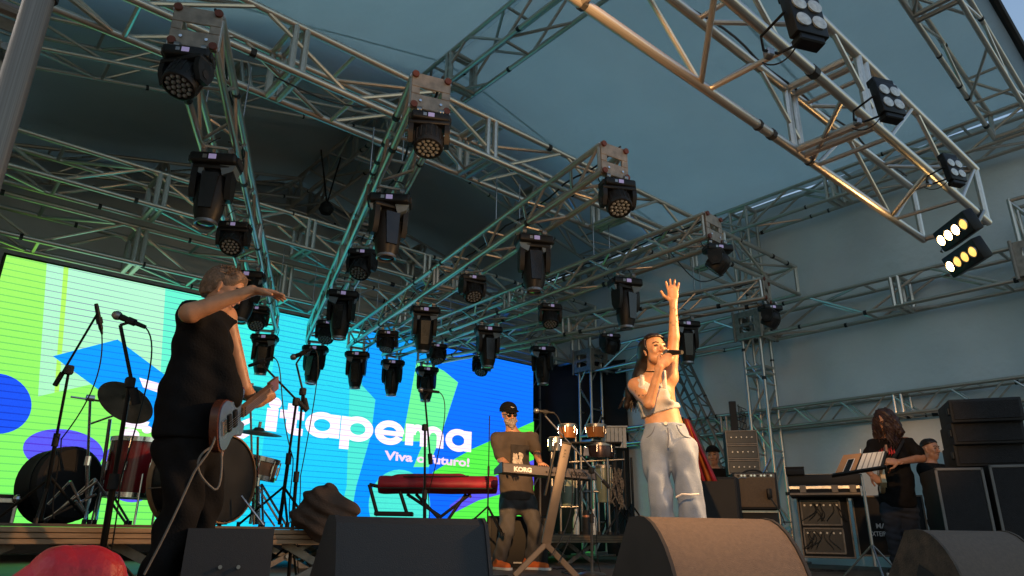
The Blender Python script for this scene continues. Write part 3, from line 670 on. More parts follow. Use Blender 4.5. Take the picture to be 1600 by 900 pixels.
def N(p): return p if len(p) == 7 else (*p[:4], None, 1.0, p[4])
def head_prims(c, fw, up, s=1.0, jaw=1.0):
    """skull, face, jaw, nose, brow, lips, ears; c = centre of head, s = scale (1 -> 0.235 m tall)"""
    fw = unit(fw); up = unit(np.asarray(up)-fw*(np.asarray(up)@fw)); rt = np.cross(fw, up); Q = lambda x, y, z: c+(rt*x+fw*y+up*z)*s
    P = [(Q(0, -0.022, 0.035), Q(0, 0.02, 0.04), 0.079*s, 0.075*s, rt, 0.92, 0.03), (Q(0, 0.02, 0.0), Q(0, 0.038, -0.062), 0.066*s, 0.046*s*jaw, rt, 0.95, 0.03),
         (Q(-0.03, 0.03, -0.055), Q(0.03, 0.03, -0.055), 0.038*s, 0.038*s, None, 1, 0.02), (Q(0, 0.062, -0.095), Q(0, 0.052, -0.085), 0.02*s, 0.024*s, None, 1, 0.02),
         (Q(-0.036, 0.078, 0.026), Q(0.036, 0.078, 0.026), 0.011*s, 0.011*s, None, 1, 0.014), (Q(0, 0.092, 0.012), Q(0, 0.108, -0.026), 0.008*s, 0.012*s, None, 1, 0.008),
         (Q(-0.013, 0.096, -0.03), Q(0.013, 0.096, -0.03), 0.009*s, 0.009*s, None, 1, 0.006), (Q(-0.045, 0.066, -0.012), Q(-0.04, 0.07, -0.03), 0.02*s, 0.018*s, None, 1, 0.015), (Q(0.045, 0.066, -0.012), Q(0.04, 0.07, -0.03), 0.02*s, 0.018*s, None, 1, 0.015),
         (Q(-0.02, 0.088, -0.052), Q(0.02, 0.088, -0.052), 0.0065*s, 0.0065*s, None, 1, 0.006), (Q(-0.018, 0.085, -0.069), Q(0.018, 0.085, -0.069), 0.007*s, 0.007*s, None, 1, 0.006)]
    for sx in (-1, 1): P.append((Q(sx*0.076, -0.005, 0.02), Q(sx*0.072, 0.0, -0.025), 0.014*s, 0.009*s, rt, 0.5, 0.006))
    return P, Q
def eyes_mouth(t, body, Q, s, open_mouth=False, lids=None, brow=(0.03, 0.02, 0.015)):
    for sx in (-1, 1):
        c = Q(sx*0.032, 0.081, 0.008); o_ = Q(0, 0, 0); ex, ey, ez = Q(1, 0, 0)-o_, Q(0, 1, 0)-o_, Q(0, 0, 1)-o_; e = MB().lathe([(0, -0.0125), (0.009, -0.009), (0.0125, 0), (0.009, 0.009), (0, 0.0125)], 12); e.v = [tuple(c+ex*p[0]*1.25+ey*p[1]+ez*p[2]*0.5) for p in e.v]
        l_ = MB().path([Q(sx*0.016, 0.090, 0.011), Q(sx*0.032, 0.0955, 0.0155), Q(sx*0.050, 0.083, 0.011)], 0.0026*s, 5); part('eyelid', l_, mat('lash_line', (0.03, 0.018, 0.014), 0.7), body)
        part('eye', e, mat('eye_dark', (0.10, 0.08, 0.075), 0.2), body)
        b = MB().path([Q(sx*0.013, 0.0955, 0.03), Q(sx*0.034, 0.0935, 0.037), Q(sx*0.054, 0.079, 0.031)], 0.004*s, 6); part('eyebrow', b, mat('brow', brow, 0.8), body)
    if open_mouth:
        m = MB().lathe([(0, -0.006*s), (0.014*s, -0.004*s), (0.02*s, 0), (0.014*s, 0.004*s), (0, 0.006*s)], 12)
        R = Matrix([[*(Q(1, 0, 0)-Q(0, 0, 0))], [*(Q(0, 0, 1)-Q(0, 0, 0))], [*(Q(0, 1, 0)-Q(0, 0, 0))]]).transposed()
        mm = MB(); mm.lathe([(0, -0.004), (0.012, -0.003), (0.02, 0.001), (0.013, 0.007), (0, 0.009)], 14); mm.v = [tuple(Vector(Q(0, 0.084, -0.06))+R @ Vector((v[0]*1.15, v[1]*0.72, v[2]))) for v in mm.v]
        part('open_mouth', mm, mat('mouth_inside', (0.08, 0.012, 0.012), 0.5), body)
        te = MB().path([Q(-0.016, 0.091, -0.0545), Q(0, 0.096, -0.0555), Q(0.016, 0.091, -0.0545)], 0.0042*s, 6); part('teeth', te, mat('teeth', (0.8, 0.76, 0.68), 0.3), body)
    else:
        l = MB().path([Q(-0.022, 0.087, -0.06), Q(0, 0.095, -0.061), Q(0.022, 0.087, -0.06)], 0.003*s, 6); part('lips', l, mat('lip_line', (0.22, 0.07, 0.05), 0.5), body)
def person(label, vw, skin, body_pieces):
    t = thing('person', label, 'person', vw.p, -vw.az); b = part('body', vf_mesh('body', body_pieces, skin), None, t); return t, b
def garment(name, t, prims, h, m, cut=None, wr=0.004, wf=28, seed=1):
    V, F = grow([N(p) for p in prims], h, cut, wr, wf, seed=seed); return part(name, vf_mesh(name, [(V, F)], m), None, t)
def shoe(name, t, heel, toe, m, sole, wid=0.045, h=0.006):
    heel, toe = A(*heel), A(*toe); d = unit(toe-heel); up = A(0, 0, 1)
    V, F = grow([N(p) for p in ((heel+up*0.05, toe+up*0.035-d*0.03, wid*0.85, wid*0.75, 0.03), (heel+up*0.05, heel+up*0.1+d*0.02, wid*0.8, wid*0.95, 0.03))], h, lambda P: 0.02-P[:, 2])
    o = part(name, vf_mesh(name, [(V, F)], m), None, t)
    L = np.linalg.norm(toe-heel); sm = MB(); rt = np.cross(d, up); poly = []
    for a in np.linspace(PI/2, 1.5*PI, 7): poly.append(heel+d*math.cos(a)*wid+rt*math.sin(a)*wid)
    for a in np.linspace(-PI/2, PI/2, 7): poly.append(toe+d*(math.cos(a)*wid-0.02)+rt*math.sin(a)*wid)
    sm.prism([(q@d, q@rt) for q in poly], (0, 0, 0.002), tuple(d), tuple(rt), (0, 0, 0.024)); part('sole', sm, sole, o); return o
SK1 = mat('skin_warm', (0.52, 0.27, 0.145), 0.44, 0, 0.16, 16, 0.12, 140)
SK2 = mat('skin_tan', (0.50, 0.25, 0.14), 0.44, 0, 0.16, 16, 0.12, 140)
SK3 = mat('skin_brown', (0.40, 0.21, 0.135), 0.44, 0, 0.16, 16, 0.12, 140)
for _m in (SK1, SK2, SK3):
    _p = _m.node_tree.nodes['Principled BSDF']; _p.inputs['Subsurface Weight'].default_value = 0.12; _p.inputs['Subsurface Radius'].default_value = (0.02, 0.008, 0.004); _p.inputs['Subsurface Scale'].default_value = 0.5
JEAN = mat('light_denim', (0.19, 0.26, 0.38), 0.85, 0, 0.15, 6, 0.35, 180, col2=(0.31, 0.38, 0.49))
DJEAN = mat('dark_denim', (0.022, 0.026, 0.038), 0.85, 0, 0.35, 9, 0.3, 160)
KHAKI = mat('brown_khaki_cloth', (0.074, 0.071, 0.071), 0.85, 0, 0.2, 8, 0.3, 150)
WTOP = mat('white_cotton', (0.80, 0.78, 0.74), 0.8, 0, 0.05, 12, 0.3, 160)
BTEE = mat('black_cotton', (0.010, 0.0095, 0.010), 0.9, 0, 0.3, 8, 0.3, 120, spec=0.15)
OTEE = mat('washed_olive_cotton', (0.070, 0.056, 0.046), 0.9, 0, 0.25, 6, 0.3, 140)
HAIRD = mat('dark_brown_hair', (0.011, 0.006, 0.0045), 0.42, 0, 0.4, 40)
HAIRB = mat('greying_brown_hair', (0.20, 0.125, 0.08), 0.6, 0, 0.4, 60, 0.5, 200)
def strands(name, body, roots, m, r=0.006, n=6):
    mb = MB()
    for pts in roots: mb.path(pts, r, 5, r*0.35)
    return part(name, mb, m, body)

# ---------------------------------------------------------------- singer
def build_singer():
    v = View(3.80, 2.93); fw = unit(A(0.28, -0.92, 0.0)); rt = A(1, 0, 0)
    hc = v(1022, 551, -0.02); neck = v(1022, 594, 0.03); sR = v(993, 603, 0.02); sL = v(1047, 590, 0.02)
    eR = v(1014, 631, -0.14); wR = v(1031, 573, -0.20); eL = v(1053, 526, 0.0); wL = v(1052, 472, -0.03)
    ch = v(1023, 615, 0.02); wa = v(1035, 653, 0.02); pe = v(1041, 683, 0.02); hR = v(1022, 700, 0.02); hL = v(1066, 700, 0.02)
    kR = v(1034, 790, -0.03); kL = v(1080, 790, -0.02); aR = A(v(1042, 890)[0], 0.03, 0.09); aL = A(v(1096, 890)[0], 0.0, 0.09)
    hf = unit(A(0.52, -0.80, 0.22)); hu = unit(A(-0.12, 0.1, 1.0))
    HP, Q = head_prims(hc, hf, hu, 0.98)
    FL = fw
    tor = [(neck, ch+A(0, 0, 0.02), 0.06, 0.11, FL, 0.62, 0.05), (sR, sL, 0.052, 0.05, FL, 0.8, 0.06), (ch, wa, 0.135, 0.112, FL, 0.68, 0.05), (wa, pe, 0.112, 0.15, FL, 0.70, 0.05)]
    tor += [(v(1009, 622, -0.06), v(1011, 626, -0.062), 0.04, 0.04, None, 1, 0.05), (v(1040, 620, -0.06), v(1040, 624, -0.062), 0.04, 0.04, None, 1, 0.05)]
    arms = [(sR, eR, 0.047, 0.036, 0.03), (eR, wR, 0.037, 0.024, 0.012), (sL, eL, 0.05, 0.037, 0.04), (eL, wL, 0.039, 0.024, 0.012)]
    nk = [(neck-A(0, 0, 0.03), hc+A(0.0, 0.02, -0.05), 0.052, 0.05, 0.03)]
    legs = [(hR, kR, 0.07, 0.045, 0.03), (kR, aR, 0.045, 0.036, 0.02), (hL, kL, 0.07, 0.045, 0.03), (kL, aL, 0.045, 0.036, 0.02)]
    mic0 = Vector(Q(0.004, 0.125, -0.062)); mdir = Vector(unit(A(0.62, -0.62, -0.16)))
    hw = np.array(mic0+mdir*0.075); hand_r = hand(wR, hw-wR+A(0, 0, 0.0), -np.asarray(hf)+A(0.3, 0, 0), 0.85, 0.02, -1, 0.95, 0.5)
    hand_l = hand(wL, unit(A(0.02, -0.12, 1)), A(0.05, -1, -0.1), [0.14, 0.06, 0.05, 0.1], 0.17, 1, 1.0, 1.05)
    t, b = person('woman singing with one arm raised, white crop top and pale ripped jeans', v, SK1,
        [grow([N(p) for p in tor+arms+nk+legs], 0.0125), grow([N(p) for p in HP+nk], 0.0055), grow([N((eL+(wL-eL)*0.7, wL, 0.027, 0.025, 0.01))]+hand_l, 0.0042), grow([N((eR+(wR-eR)*0.8, wR, 0.026, 0.024, 0.01))]+hand_r, 0.0042)])
    eyes_mouth(t, b, Q, 1, True)
    hz = lambda P: P[:, 2]
    # crop top: sleeveless, V neck, slanting hem
    hemz0, hemz1 = v(1003, 655)[2], v(1060, 637)[2]; x0, x1 = v(1003, 655)[0], v(1060, 637)[0]
    nz = neck[2]
    def cut_top(P):
        hem = hemz0+(hemz1-hemz0)*(P[:, 0]-x0)/(x1-x0)-P[:, 2]
        dx = np.abs(P[:, 0]-neck[0]); vneck = np.where(P[:, 1] < 0.06, P[:, 2]-(nz-0.06+dx*0.6), P[:, 2]-(nz-0.03))
        arm = np.maximum(P[:, 0]-(sL[0]-0.012)+np.maximum(0, (P[:, 2]-ch[2]+0.03))*0.25, (sR[0]+0.015)-P[:, 0])
        return np.maximum(np.maximum(hem, vneck), np.where(P[:, 2] > ch[2]-0.06, arm, -1))
    top = [(p[0], p[1], p[2]+0.011, p[3]+0.013, p[4], p[5], p[6]) for p in tor]
    garment('crop_top', t, top, 0.009, mat('grey_white_cotton', (0.56, 0.55, 0.53), 0.85, 0, 0.06, 12, 0.3, 160), cut_top, 0.0035, 34, 3)
    ctm = mat('grey_white_cotton', (0.56, 0.55, 0.53), 0.85); tpo = bpy.data.objects['crop_top']
    for sx, sh_ in ((-1, sR), (1, sL)):
        xx = neck[0]+(sh_[0]-neck[0])*0.62; zt = neck[2]*0.4+sh_[2]*0.6+0.052
        sb_ = MB(); pts_ = bez((xx, -0.078, ch[2]-0.015), (xx, -0.085, zt-0.03), (xx, -0.03, zt+0.02), (xx, 0.03, zt-0.0), 10)
        w_ = Vector((0.015, 0, 0))
        for p_ in pts_: sb_.v += [tuple(p_-w_), tuple(p_+w_*0.2+Vector((0, -0.003, 0.002))), tuple(p_+w_)]
        for i in range(10): q = i*3; sb_.f += [(q, q+1, q+4, q+3), (q+1, q+2, q+5, q+4)]
        part('shoulder_strap', sb_, ctm, tpo).modifiers.new('thick', 'SOLIDIFY').thickness = 0.008
    # wide jeans
    wz = v(1040, 662)[2]
    jp = [(wa, pe, 0.118, 0.156, FL, 0.74, 0.05), (hR, kR, 0.092, 0.069, 0.028), (kR, aR-A(0, 0, 0.02), 0.068, 0.085, 0.008), (hL, kL, 0.092, 0.078, 0.012), (kL, aL-A(0, 0, 0.02), 0.077, 0.095, 0.008)]
    j = garment('jeans', t, jp, 0.011, JEAN, lambda P: np.maximum(P[:, 2]-wz+0.12*(P[:, 0]-wa[0])*-0.3, 0.03-P[:, 2]), 0.0062, 42, 5)
    wb = MB(); ring = []
    for i in range(33):
        a = 2*PI*i/32; ring.append((wa[0]+0.122*math.cos(a), wa[1]+0.087*math.sin(a), wz-0.012))
    wb.path(ring, 0.013, 6); part('waistband', wb, JEAN, j); part('button', MB().cyl((pe[0], -0.085, wz-0.012), (pe[0], -0.1, wz-0.012), 0.012, n=10), STEEL, j)
    fly = MB().path([(pe[0]+0.012, pe[1]-0.112, wz-0.04), (pe[0]+0.014, pe[1]-0.128, wz-0.1), (pe[0]+0.006, pe[1]-0.118, wz-0.17)], 0.006, 5); part('fly_seam', fly, mat('dark_blue_denim', (0.16, 0.19, 0.25), 0.9), j)  # seam line in a darker denim
    for sx in (-1, 1): part('pocket', MB().path(bez((pe[0]+sx*0.07, pe[1]-0.1, wz-0.02), (pe[0]+sx*0.085, pe[1]-0.115, wz-0.09), (pe[0]+sx*0.12, pe[1]-0.09, wz-0.1), (pe[0]+sx*0.155, pe[1]-0.04, wz-0.1), 8), 0.004, 5), mat('dark_blue_denim', (0.16, 0.19, 0.25), 0.9), j)
    kk = v(1078, 776, -0.11); part('knee_rip', MB().path([v(1056, 777, -0.13), v(1066, 772, -0.15), v(1078, 773, -0.155), v(1092, 772, -0.12)], 0.006, 6), WTOP, j)
    for an, nm in ((aR, 0), (aL, 1)): shoe('shoe', t, (an[0], an[1]+0.03, 0), (an[0]+0.02, an[1]-0.2, 0), mat('white_leather', (0.7, 0.68, 0.64), 0.5), WTOP)
    # long dark hair falling behind her right shoulder
    r = random.Random(4); roots = []
    for i in range(260):
        a = r.uniform(-PI, PI); e = r.uniform(0.0, 1.0); side = math.cos(a)
        s0 = Q(0.078*math.cos(a)*math.sqrt(1-e*e*0.8), -0.008+0.085*math.sin(a)*math.sqrt(1-e*e*0.8) if math.sin(a) < 0.2 else 0.02, 0.045+0.085*e)
        if math.sin(a) > 0.2: s0 = Q(0.07*math.cos(a)*0.6, 0.045, 0.10+0.012*e)
        endx = v(982+r.uniform(-12, 16), 0)[0]; ln = r.uniform(0.62, 1.0)
        tgt = v(993+r.gauss(-6, 7), 640-(1-ln)*70+r.uniform(-10, 8), 0.10+r.uniform(-0.03, 0.06))
        md = v(992+r.gauss(0, 5), 588+r.uniform(-8, 8), 0.09+r.uniform(-0.02, 0.04))
        s1 = Q(-0.09+r.uniform(-.01, .01), -0.05+r.uniform(-.03, .02), 0.02)
        roots.append(bez(s0, s1, md, tgt+A(r.gauss(0, .012), 0, 0), 9))
    strands('hair', b, roots, HAIRD, 0.0065)
    cap = [(Q(0, -0.03, 0.045), Q(0, 0.02, 0.048), 0.088, 0.086, 0.03), (Q(-0.06, 0.02, 0.05), Q(-0.075, 0.0, -0.06), 0.03, 0.03, 0.03), (Q(0, -0.05, 0.03), v(1003, 585, 0.08), 0.08, 0.05, 0.03), (v(1003, 585, 0.08), v(988, 612, 0.1), 0.058, 0.05, 0.03), (v(988, 612, 0.1), v(979, 634, 0.1), 0.045, 0.025, 0.03)]
    fwv, upv = unit(hf), unit(hu-hf*(hu@hf))
    def cut_hair(P): f = (P-hc)@fwv; uu = (P-hc)@upv; return np.minimum(f-0.028, 0.082-uu)
    V, F = grow([N(p) for p in cap], 0.008, cut_hair, 0.003, 60, seed=2); part('hair_mass', vf_mesh('hair_mass', [(V, F)], HAIRD), None, b)
    nc = neck*0.62+hc*0.38-A(0, 0.0, 0.012); ck = MB().path([nc+A(0.0575*math.cos(a), 0.0575*math.sin(a), 0.012*math.sin(a)) for a in np.linspace(0, 2*PI, 25)], 0.0035, 5); part('choker', ck, BLKM, b)
    # tattoos: thin ink lines on both arms
    ink = mat('tattoo_ink', (0.05, 0.045, 0.05), 0.7)
    def ink_line(a, bb, rad, n, sd):
        rr = random.Random(sd); ax = unit(bb-a); o = unit(np.cross(ax, A(0, -1, 0.1))); f2 = np.cross(ax, o); f2 = f2 if f2[1] < 0 else -f2; mb = MB()
        for k in range(n):
            t0 = rr.uniform(0.15, 0.85); th = rr.uniform(-0.8, 0.8); pts = []
            for i in range(7):
                th += rr.uniform(-.25, .25); t0 += rr.uniform(-0.03, 0.035); pts.append(a+(bb-a)*t0+(f2*math.cos(th)+o*math.sin(th))*rad(t0))
            mb.path(pts, 0.0013, 4)
        part('tattoo', mb, ink, b)
    ink_line(eL, wL, lambda q: 0.0385-0.015*q, 7, 3); ink_line(sR, eR, lambda q: 0.0475-0.011*q, 8, 5)
    # microphone in her fist
    mt = thing('microphone', 'black handheld microphone gripped before the singer\'s mouth', 'microphone', v.p, -v.az)
    M4 = Matrix.Translation(mic0) @ mdir.to_track_quat('Z', 'Y').to_matrix().to_4x4()
    part('handle', MB().lathe([(0.015, 0.03), (0.020, 0.045), (0.016, 0.11), (0.014, 0.155), (0, 0.155)], 14, M4), BLK, mt)
    part('grille', MB().lathe([(0, -0.012), (0.016, -0.008), (0.024, 0.008), (0.024, 0.018), (0.018, 0.034), (0.012, 0.036)], 14, M4), STEEL, mt)
build_singer()
# ---------------------------------------------------------------- bass player at left, seen in profile
def build_bassist():
    v = View(1.14, 3.86); fw = unit(A(0.85, -0.42, 0)); 
    hc = v(348, 455, 0.0); neck = v(332, 488, 0.0); sR = v(303, 490, -0.12); sL = v(352, 494, 0.13)
    eR = v(296, 489, -0.36); wR = v(394, 454, -0.40); eL = v(380, 605, 0.22); wL = v(402, 630, 0.30)
    ch = v(318, 540, 0.0); wa = v(304, 620, 0.0); pe = v(296, 682, 0.0); h1 = v(288, 705, -0.08); h2 = v(318, 705, 0.08)
    k1 = v(283, 800, -0.12); k2 = v(318, 795, 0.08); a1 = v(240, 905, -0.1); a2 = v(290, 900, 0.12); a1[2] = a2[2] = 0.09
    hf = unit(A(0.9, -0.28, -0.35)); hu = unit(A(0.3, 0.0, 1))
    HP, Q = head_prims(hc, hf, hu, 1.0)
    nk = [(neck-A(0.0, 0, 0.03), hc+A(-0.02, 0.0, -0.06), 0.065, 0.06, 0.03)]
    tor = [(neck, ch, 0.07, 0.14, fw, 0.7, 0.06), (sR, sL, 0.065, 0.06, None, 1, 0.06), (ch, wa, 0.16, 0.152, fw, 0.8, 0.06), (wa, pe, 0.152, 0.15, fw, 0.85, 0.06)]
    arms = [(sR, eR, 0.058, 0.048, 0.03), (eR, wR, 0.049, 0.029, 0.015), (sL, eL, 0.055, 0.044, 0.03), (eL, wL, 0.043, 0.028, 0.015)]
    legs = [(h1, k1, 0.1, 0.065, 0.03), (k1, a1, 0.062, 0.04, 0.02), (h2, k2, 0.1, 0.065, 0.03), (k2, a2, 0.062, 0.04, 0.02)]
    hr = hand(wR, A(1, 0.0, 0.0), A(0, 0.05, -1), [0.12, 0.2, 0.25, 0.25], 0.1, 1, 1.05, 0.6); hl = hand(wL, A(0.75, 0.3, 0.5), A(-0.5, 0.5, 0.6), 0.75, 0.05, 1, 1.0, 0.5)
    t, b = person('bass player in black vest at left, one forearm stretched out to the right', v, SK2, [grow([N(p) for p in tor+arms+nk+legs], 0.0135), grow([N(p) for p in HP+nk], 0.006),
        grow([N((eR+(wR-eR)*0.8, wR, 0.033, 0.03, 0.01))]+hr, 0.005), grow([N((eL+(wL-eL)*0.7, wL, 0.032, 0.029, 0.01))]+hl, 0.005)])
    eyes_mouth(t, b, Q, 1, False, brow=(0.12, 0.08, 0.06))
    # short greying hair
    hv = [(Q(0, -0.04, 0.05), Q(0, 0.03, 0.062), 0.088, 0.08, 0.03), (Q(0, -0.055, 0.0), Q(0, -0.05, -0.03), 0.072, 0.062, 0.03)]
    f_, u_ = unit(hf), unit(hu-hf*(hu@hf))
    V, F = grow([N(p) for p in hv], 0.006, lambda P: np.maximum((P-hc)@f_-0.05-0.35*((P-hc)@u_), -((P-hc)@u_)-0.035+0.4*np.minimum(0, (P-hc)@f_)), 0.004, 90, seed=5); part('hair', vf_mesh('hair', [(V, F)], HAIRB), None, b)
    r = random.Random(9); rt_ = []
    for i in range(220):
        a = r.uniform(0, 2*PI); e = r.uniform(0.1, 1); c0 = Q(0.084*math.cos(a)*math.sqrt(1-e*e*.9), -0.01+0.09*math.sin(a)*math.sqrt(1-e*e*.9), 0.055+0.085*e)
        if math.sin(a) > 0.55 and e < 0.5: continue
        o = unit(c0-hc); rt_.append([c0-o*0.01, c0+o*0.012+A(r.gauss(0, .006), r.gauss(0, .006), 0), c0+o*0.017+A(r.gauss(0, .012), r.gauss(0, .012), -0.004)])
    strands('hair_tuft', b, rt_, HAIRB, 0.0035)
    vest = mat('black_vest_cloth', (0.008, 0.008, 0.009), 0.9, 0, 0.3, 7, 0.35, 90, spec=0.15)
    vp = [(p[0], p[1], p[2]+0.018, p[3]+0.022, p[4], p[5], p[6]) for p in tor]+[(wa, pe-A(0.0, 0, 0.02), 0.185, 0.19, fw, 0.9, 0.06), (sR, sR+(eR-sR)*0.45, 0.075, 0.072, 0.03), (v(338, 520, -0.1), v(358, 620, -0.1), 0.05, 0.07, 0.05)]
    garment('vest', t, vp, 0.012, vest, lambda P: np.maximum(v(300, 690)[2]-P[:, 2], P[:, 2]-neck[2]+0.0), 0.007, 22, 7)
    tp = [(pe, pe-A(0, 0, 0.06), 0.17, 0.17, fw, 0.9, 0.05), (h1, k1, 0.115, 0.088, 0.03), (k1, a1, 0.088, 0.08, 0.02), (h2, k2, 0.11, 0.085, 0.02), (k2, a2, 0.085, 0.08, 0.015)]
    garment('trousers', t, tp, 0.012, mat('black_trousers', (0.009, 0.0085, 0.009), 0.9, 0, 0.3, 7, 0.3, 90, spec=0.15), lambda P: np.maximum(P[:, 2]-v(300, 676)[2], 0.04-P[:, 2]), 0.010, 20, 8)
    for an in (a1, a2): shoe('shoe', t, (an[0]-0.06, an[1], 0), (an[0]+0.16, an[1]-0.08, 0), BLKM, RUB)
    # electric bass slung in front of him: pale blue body, dark burst edge, four strings
    bt = thing('bass_guitar', 'pale blue electric bass hanging from the bass player', 'guitar', v.p, -v.az)
    N0 = Vector(v(418, 606, 0.42)); B0 = Vector(v(360, 652, -0.10)); ax = (N0-B0).normalized(); nrm = Vector((0.96, -0.16, 0.1)); nrm = (nrm-ax*nrm.dot(ax)).normalized(); sd = ax.cross(nrm)
    out = []
    for q in ((0.10, 0.045), (0.17, 0.10), (0.12, 0.155), (0.02, 0.125), (-0.06, 0.115), (-0.17, 0.16), (-0.26, 0.12), (-0.28, 0.0), (-0.24, -0.12), (-0.14, -0.15), (-0.04, -0.115), (0.04, -0.12), (0.13, -0.16), (0.19, -0.13), (0.13, -0.06)): out.append(q)
    out = [(x*0.84, y*0.84) for x, y in out]
    sm_ = []
    for i in range(len(out)):
        p0, p1, p2, p3 = [Vector((*out[(i+k) % len(out)], 0)) for k in (-1, 0, 1, 2)]
        for u in (0, 0.33, 0.66): sm_.append(tuple((0.5*((2*p1)+(-p0+p2)*u+(2*p0-5*p1+4*p2-p3)*u*u+(-p0+3*p1-3*p2+p3)*u**3))[:2]))
    bb = part('guitar_body', MB().prism(sm_, B0-nrm*0.02, ax, sd, nrm*0.04), mat('burst_wood', (0.10, 0.03, 0.015), 0.25, 0, 0.3), bt)
    part('top', MB().prism([(x*0.93, y*0.93) for x, y in sm_], B0+nrm*0.021, ax, sd, nrm*0.004), mat('pale_blue_lacquer', (0.10, 0.17, 0.28), 0.25), bb)
    part('neck', MB().box(B0+ax*0.34+nrm*0.022, (0.5, 0.055, 0.028), Matrix((ax, sd, nrm)).transposed()), mat('maple_neck', (0.20, 0.095, 0.045), 0.35), bt, False)
    part('fingerboard', MB().box(B0+ax*0.35+nrm*0.0395, (0.48, 0.052, 0.006), Matrix((ax, sd, nrm)).transposed()), mat('pale_fingerboard', (0.15, 0.10, 0.08), 0.4), bt, False)
    for k in range(4): tube('string', B0-ax*0.15+sd*(k-1.5)*0.012+nrm*0.048, B0+ax*0.60+sd*(k-1.5)*0.010+nrm*0.047, 0.0013, STEEL, bt, 5)
    part('pickup', MB().cbox(B0-ax*0.02+nrm*0.03, (0.035, 0.09, 0.02), 0.004, 1, Matrix((ax, sd, nrm)).transposed()), BLK, bt); part('pickup', MB().cbox(B0-ax*0.10+nrm*0.03, (0.035, 0.09, 0.02), 0.004, 1, Matrix((ax, sd, nrm)).transposed()), BLK, bt)
    part('bridge', MB().cbox(B0-ax*0.17+nrm*0.03, (0.05, 0.08, 0.014), 0.003, 1, Matrix((ax, sd, nrm)).transposed()), CHROME, bt)
    hd = part('headstock', MB().box(B0+ax*0.67+nrm*0.018, (0.17, 0.08, 0.02), Matrix((ax, sd, nrm)).transposed()), mat('maple_neck', (0.20, 0.095, 0.045), 0.35), bt, False)
    for k in range(4): part('tuner', MB().cyl(B0+ax*(0.61+k*0.04)+sd*0.04, B0+ax*(0.61+k*0.04)+sd*0.075, 0.009, n=8), CHROME, hd)
    cp = bez(B0-ax*0.2-sd*0.05, v(345, 700, -0.28), v(310, 720, -0.3), v(300, 745, -0.3), 12)+bez(v(300, 745, -0.3), v(280, 790, -0.3), v(262, 830, -0.3), v(225, 898, -0.3), 12)
    cc = part('instrument_cable', MB().path(cp, 0.0055, 6), mat('braided_cable', (0.16, 0.14, 0.12), 0.7)); cc.location = v.p; cc.rotation_euler = (0, 0, -v.az); tag(cc, 'braided instrument cable hanging from the bass down the player\'s leg', 'cable')
    lp = bez(v(340, 695, -0.24), v(305, 705, -0.3), v(295, 735, -0.3), v(335, 765, -0.26), 14)+bez(v(335, 765, -0.26), v(348, 768, -0.25), v(347, 720, -0.22), v(346, 700, -0.2), 8)
    l2 = part('instrument_cable', MB().path(lp, 0.0055, 6), mat('braided_cable', (0.16, 0.14, 0.12), 0.7)); l2.location = v.p; l2.rotation_euler = (0, 0, -v.az); tag(l2, 'loop of braided cable at the bass player\'s hip', 'cable')
build_bassist()
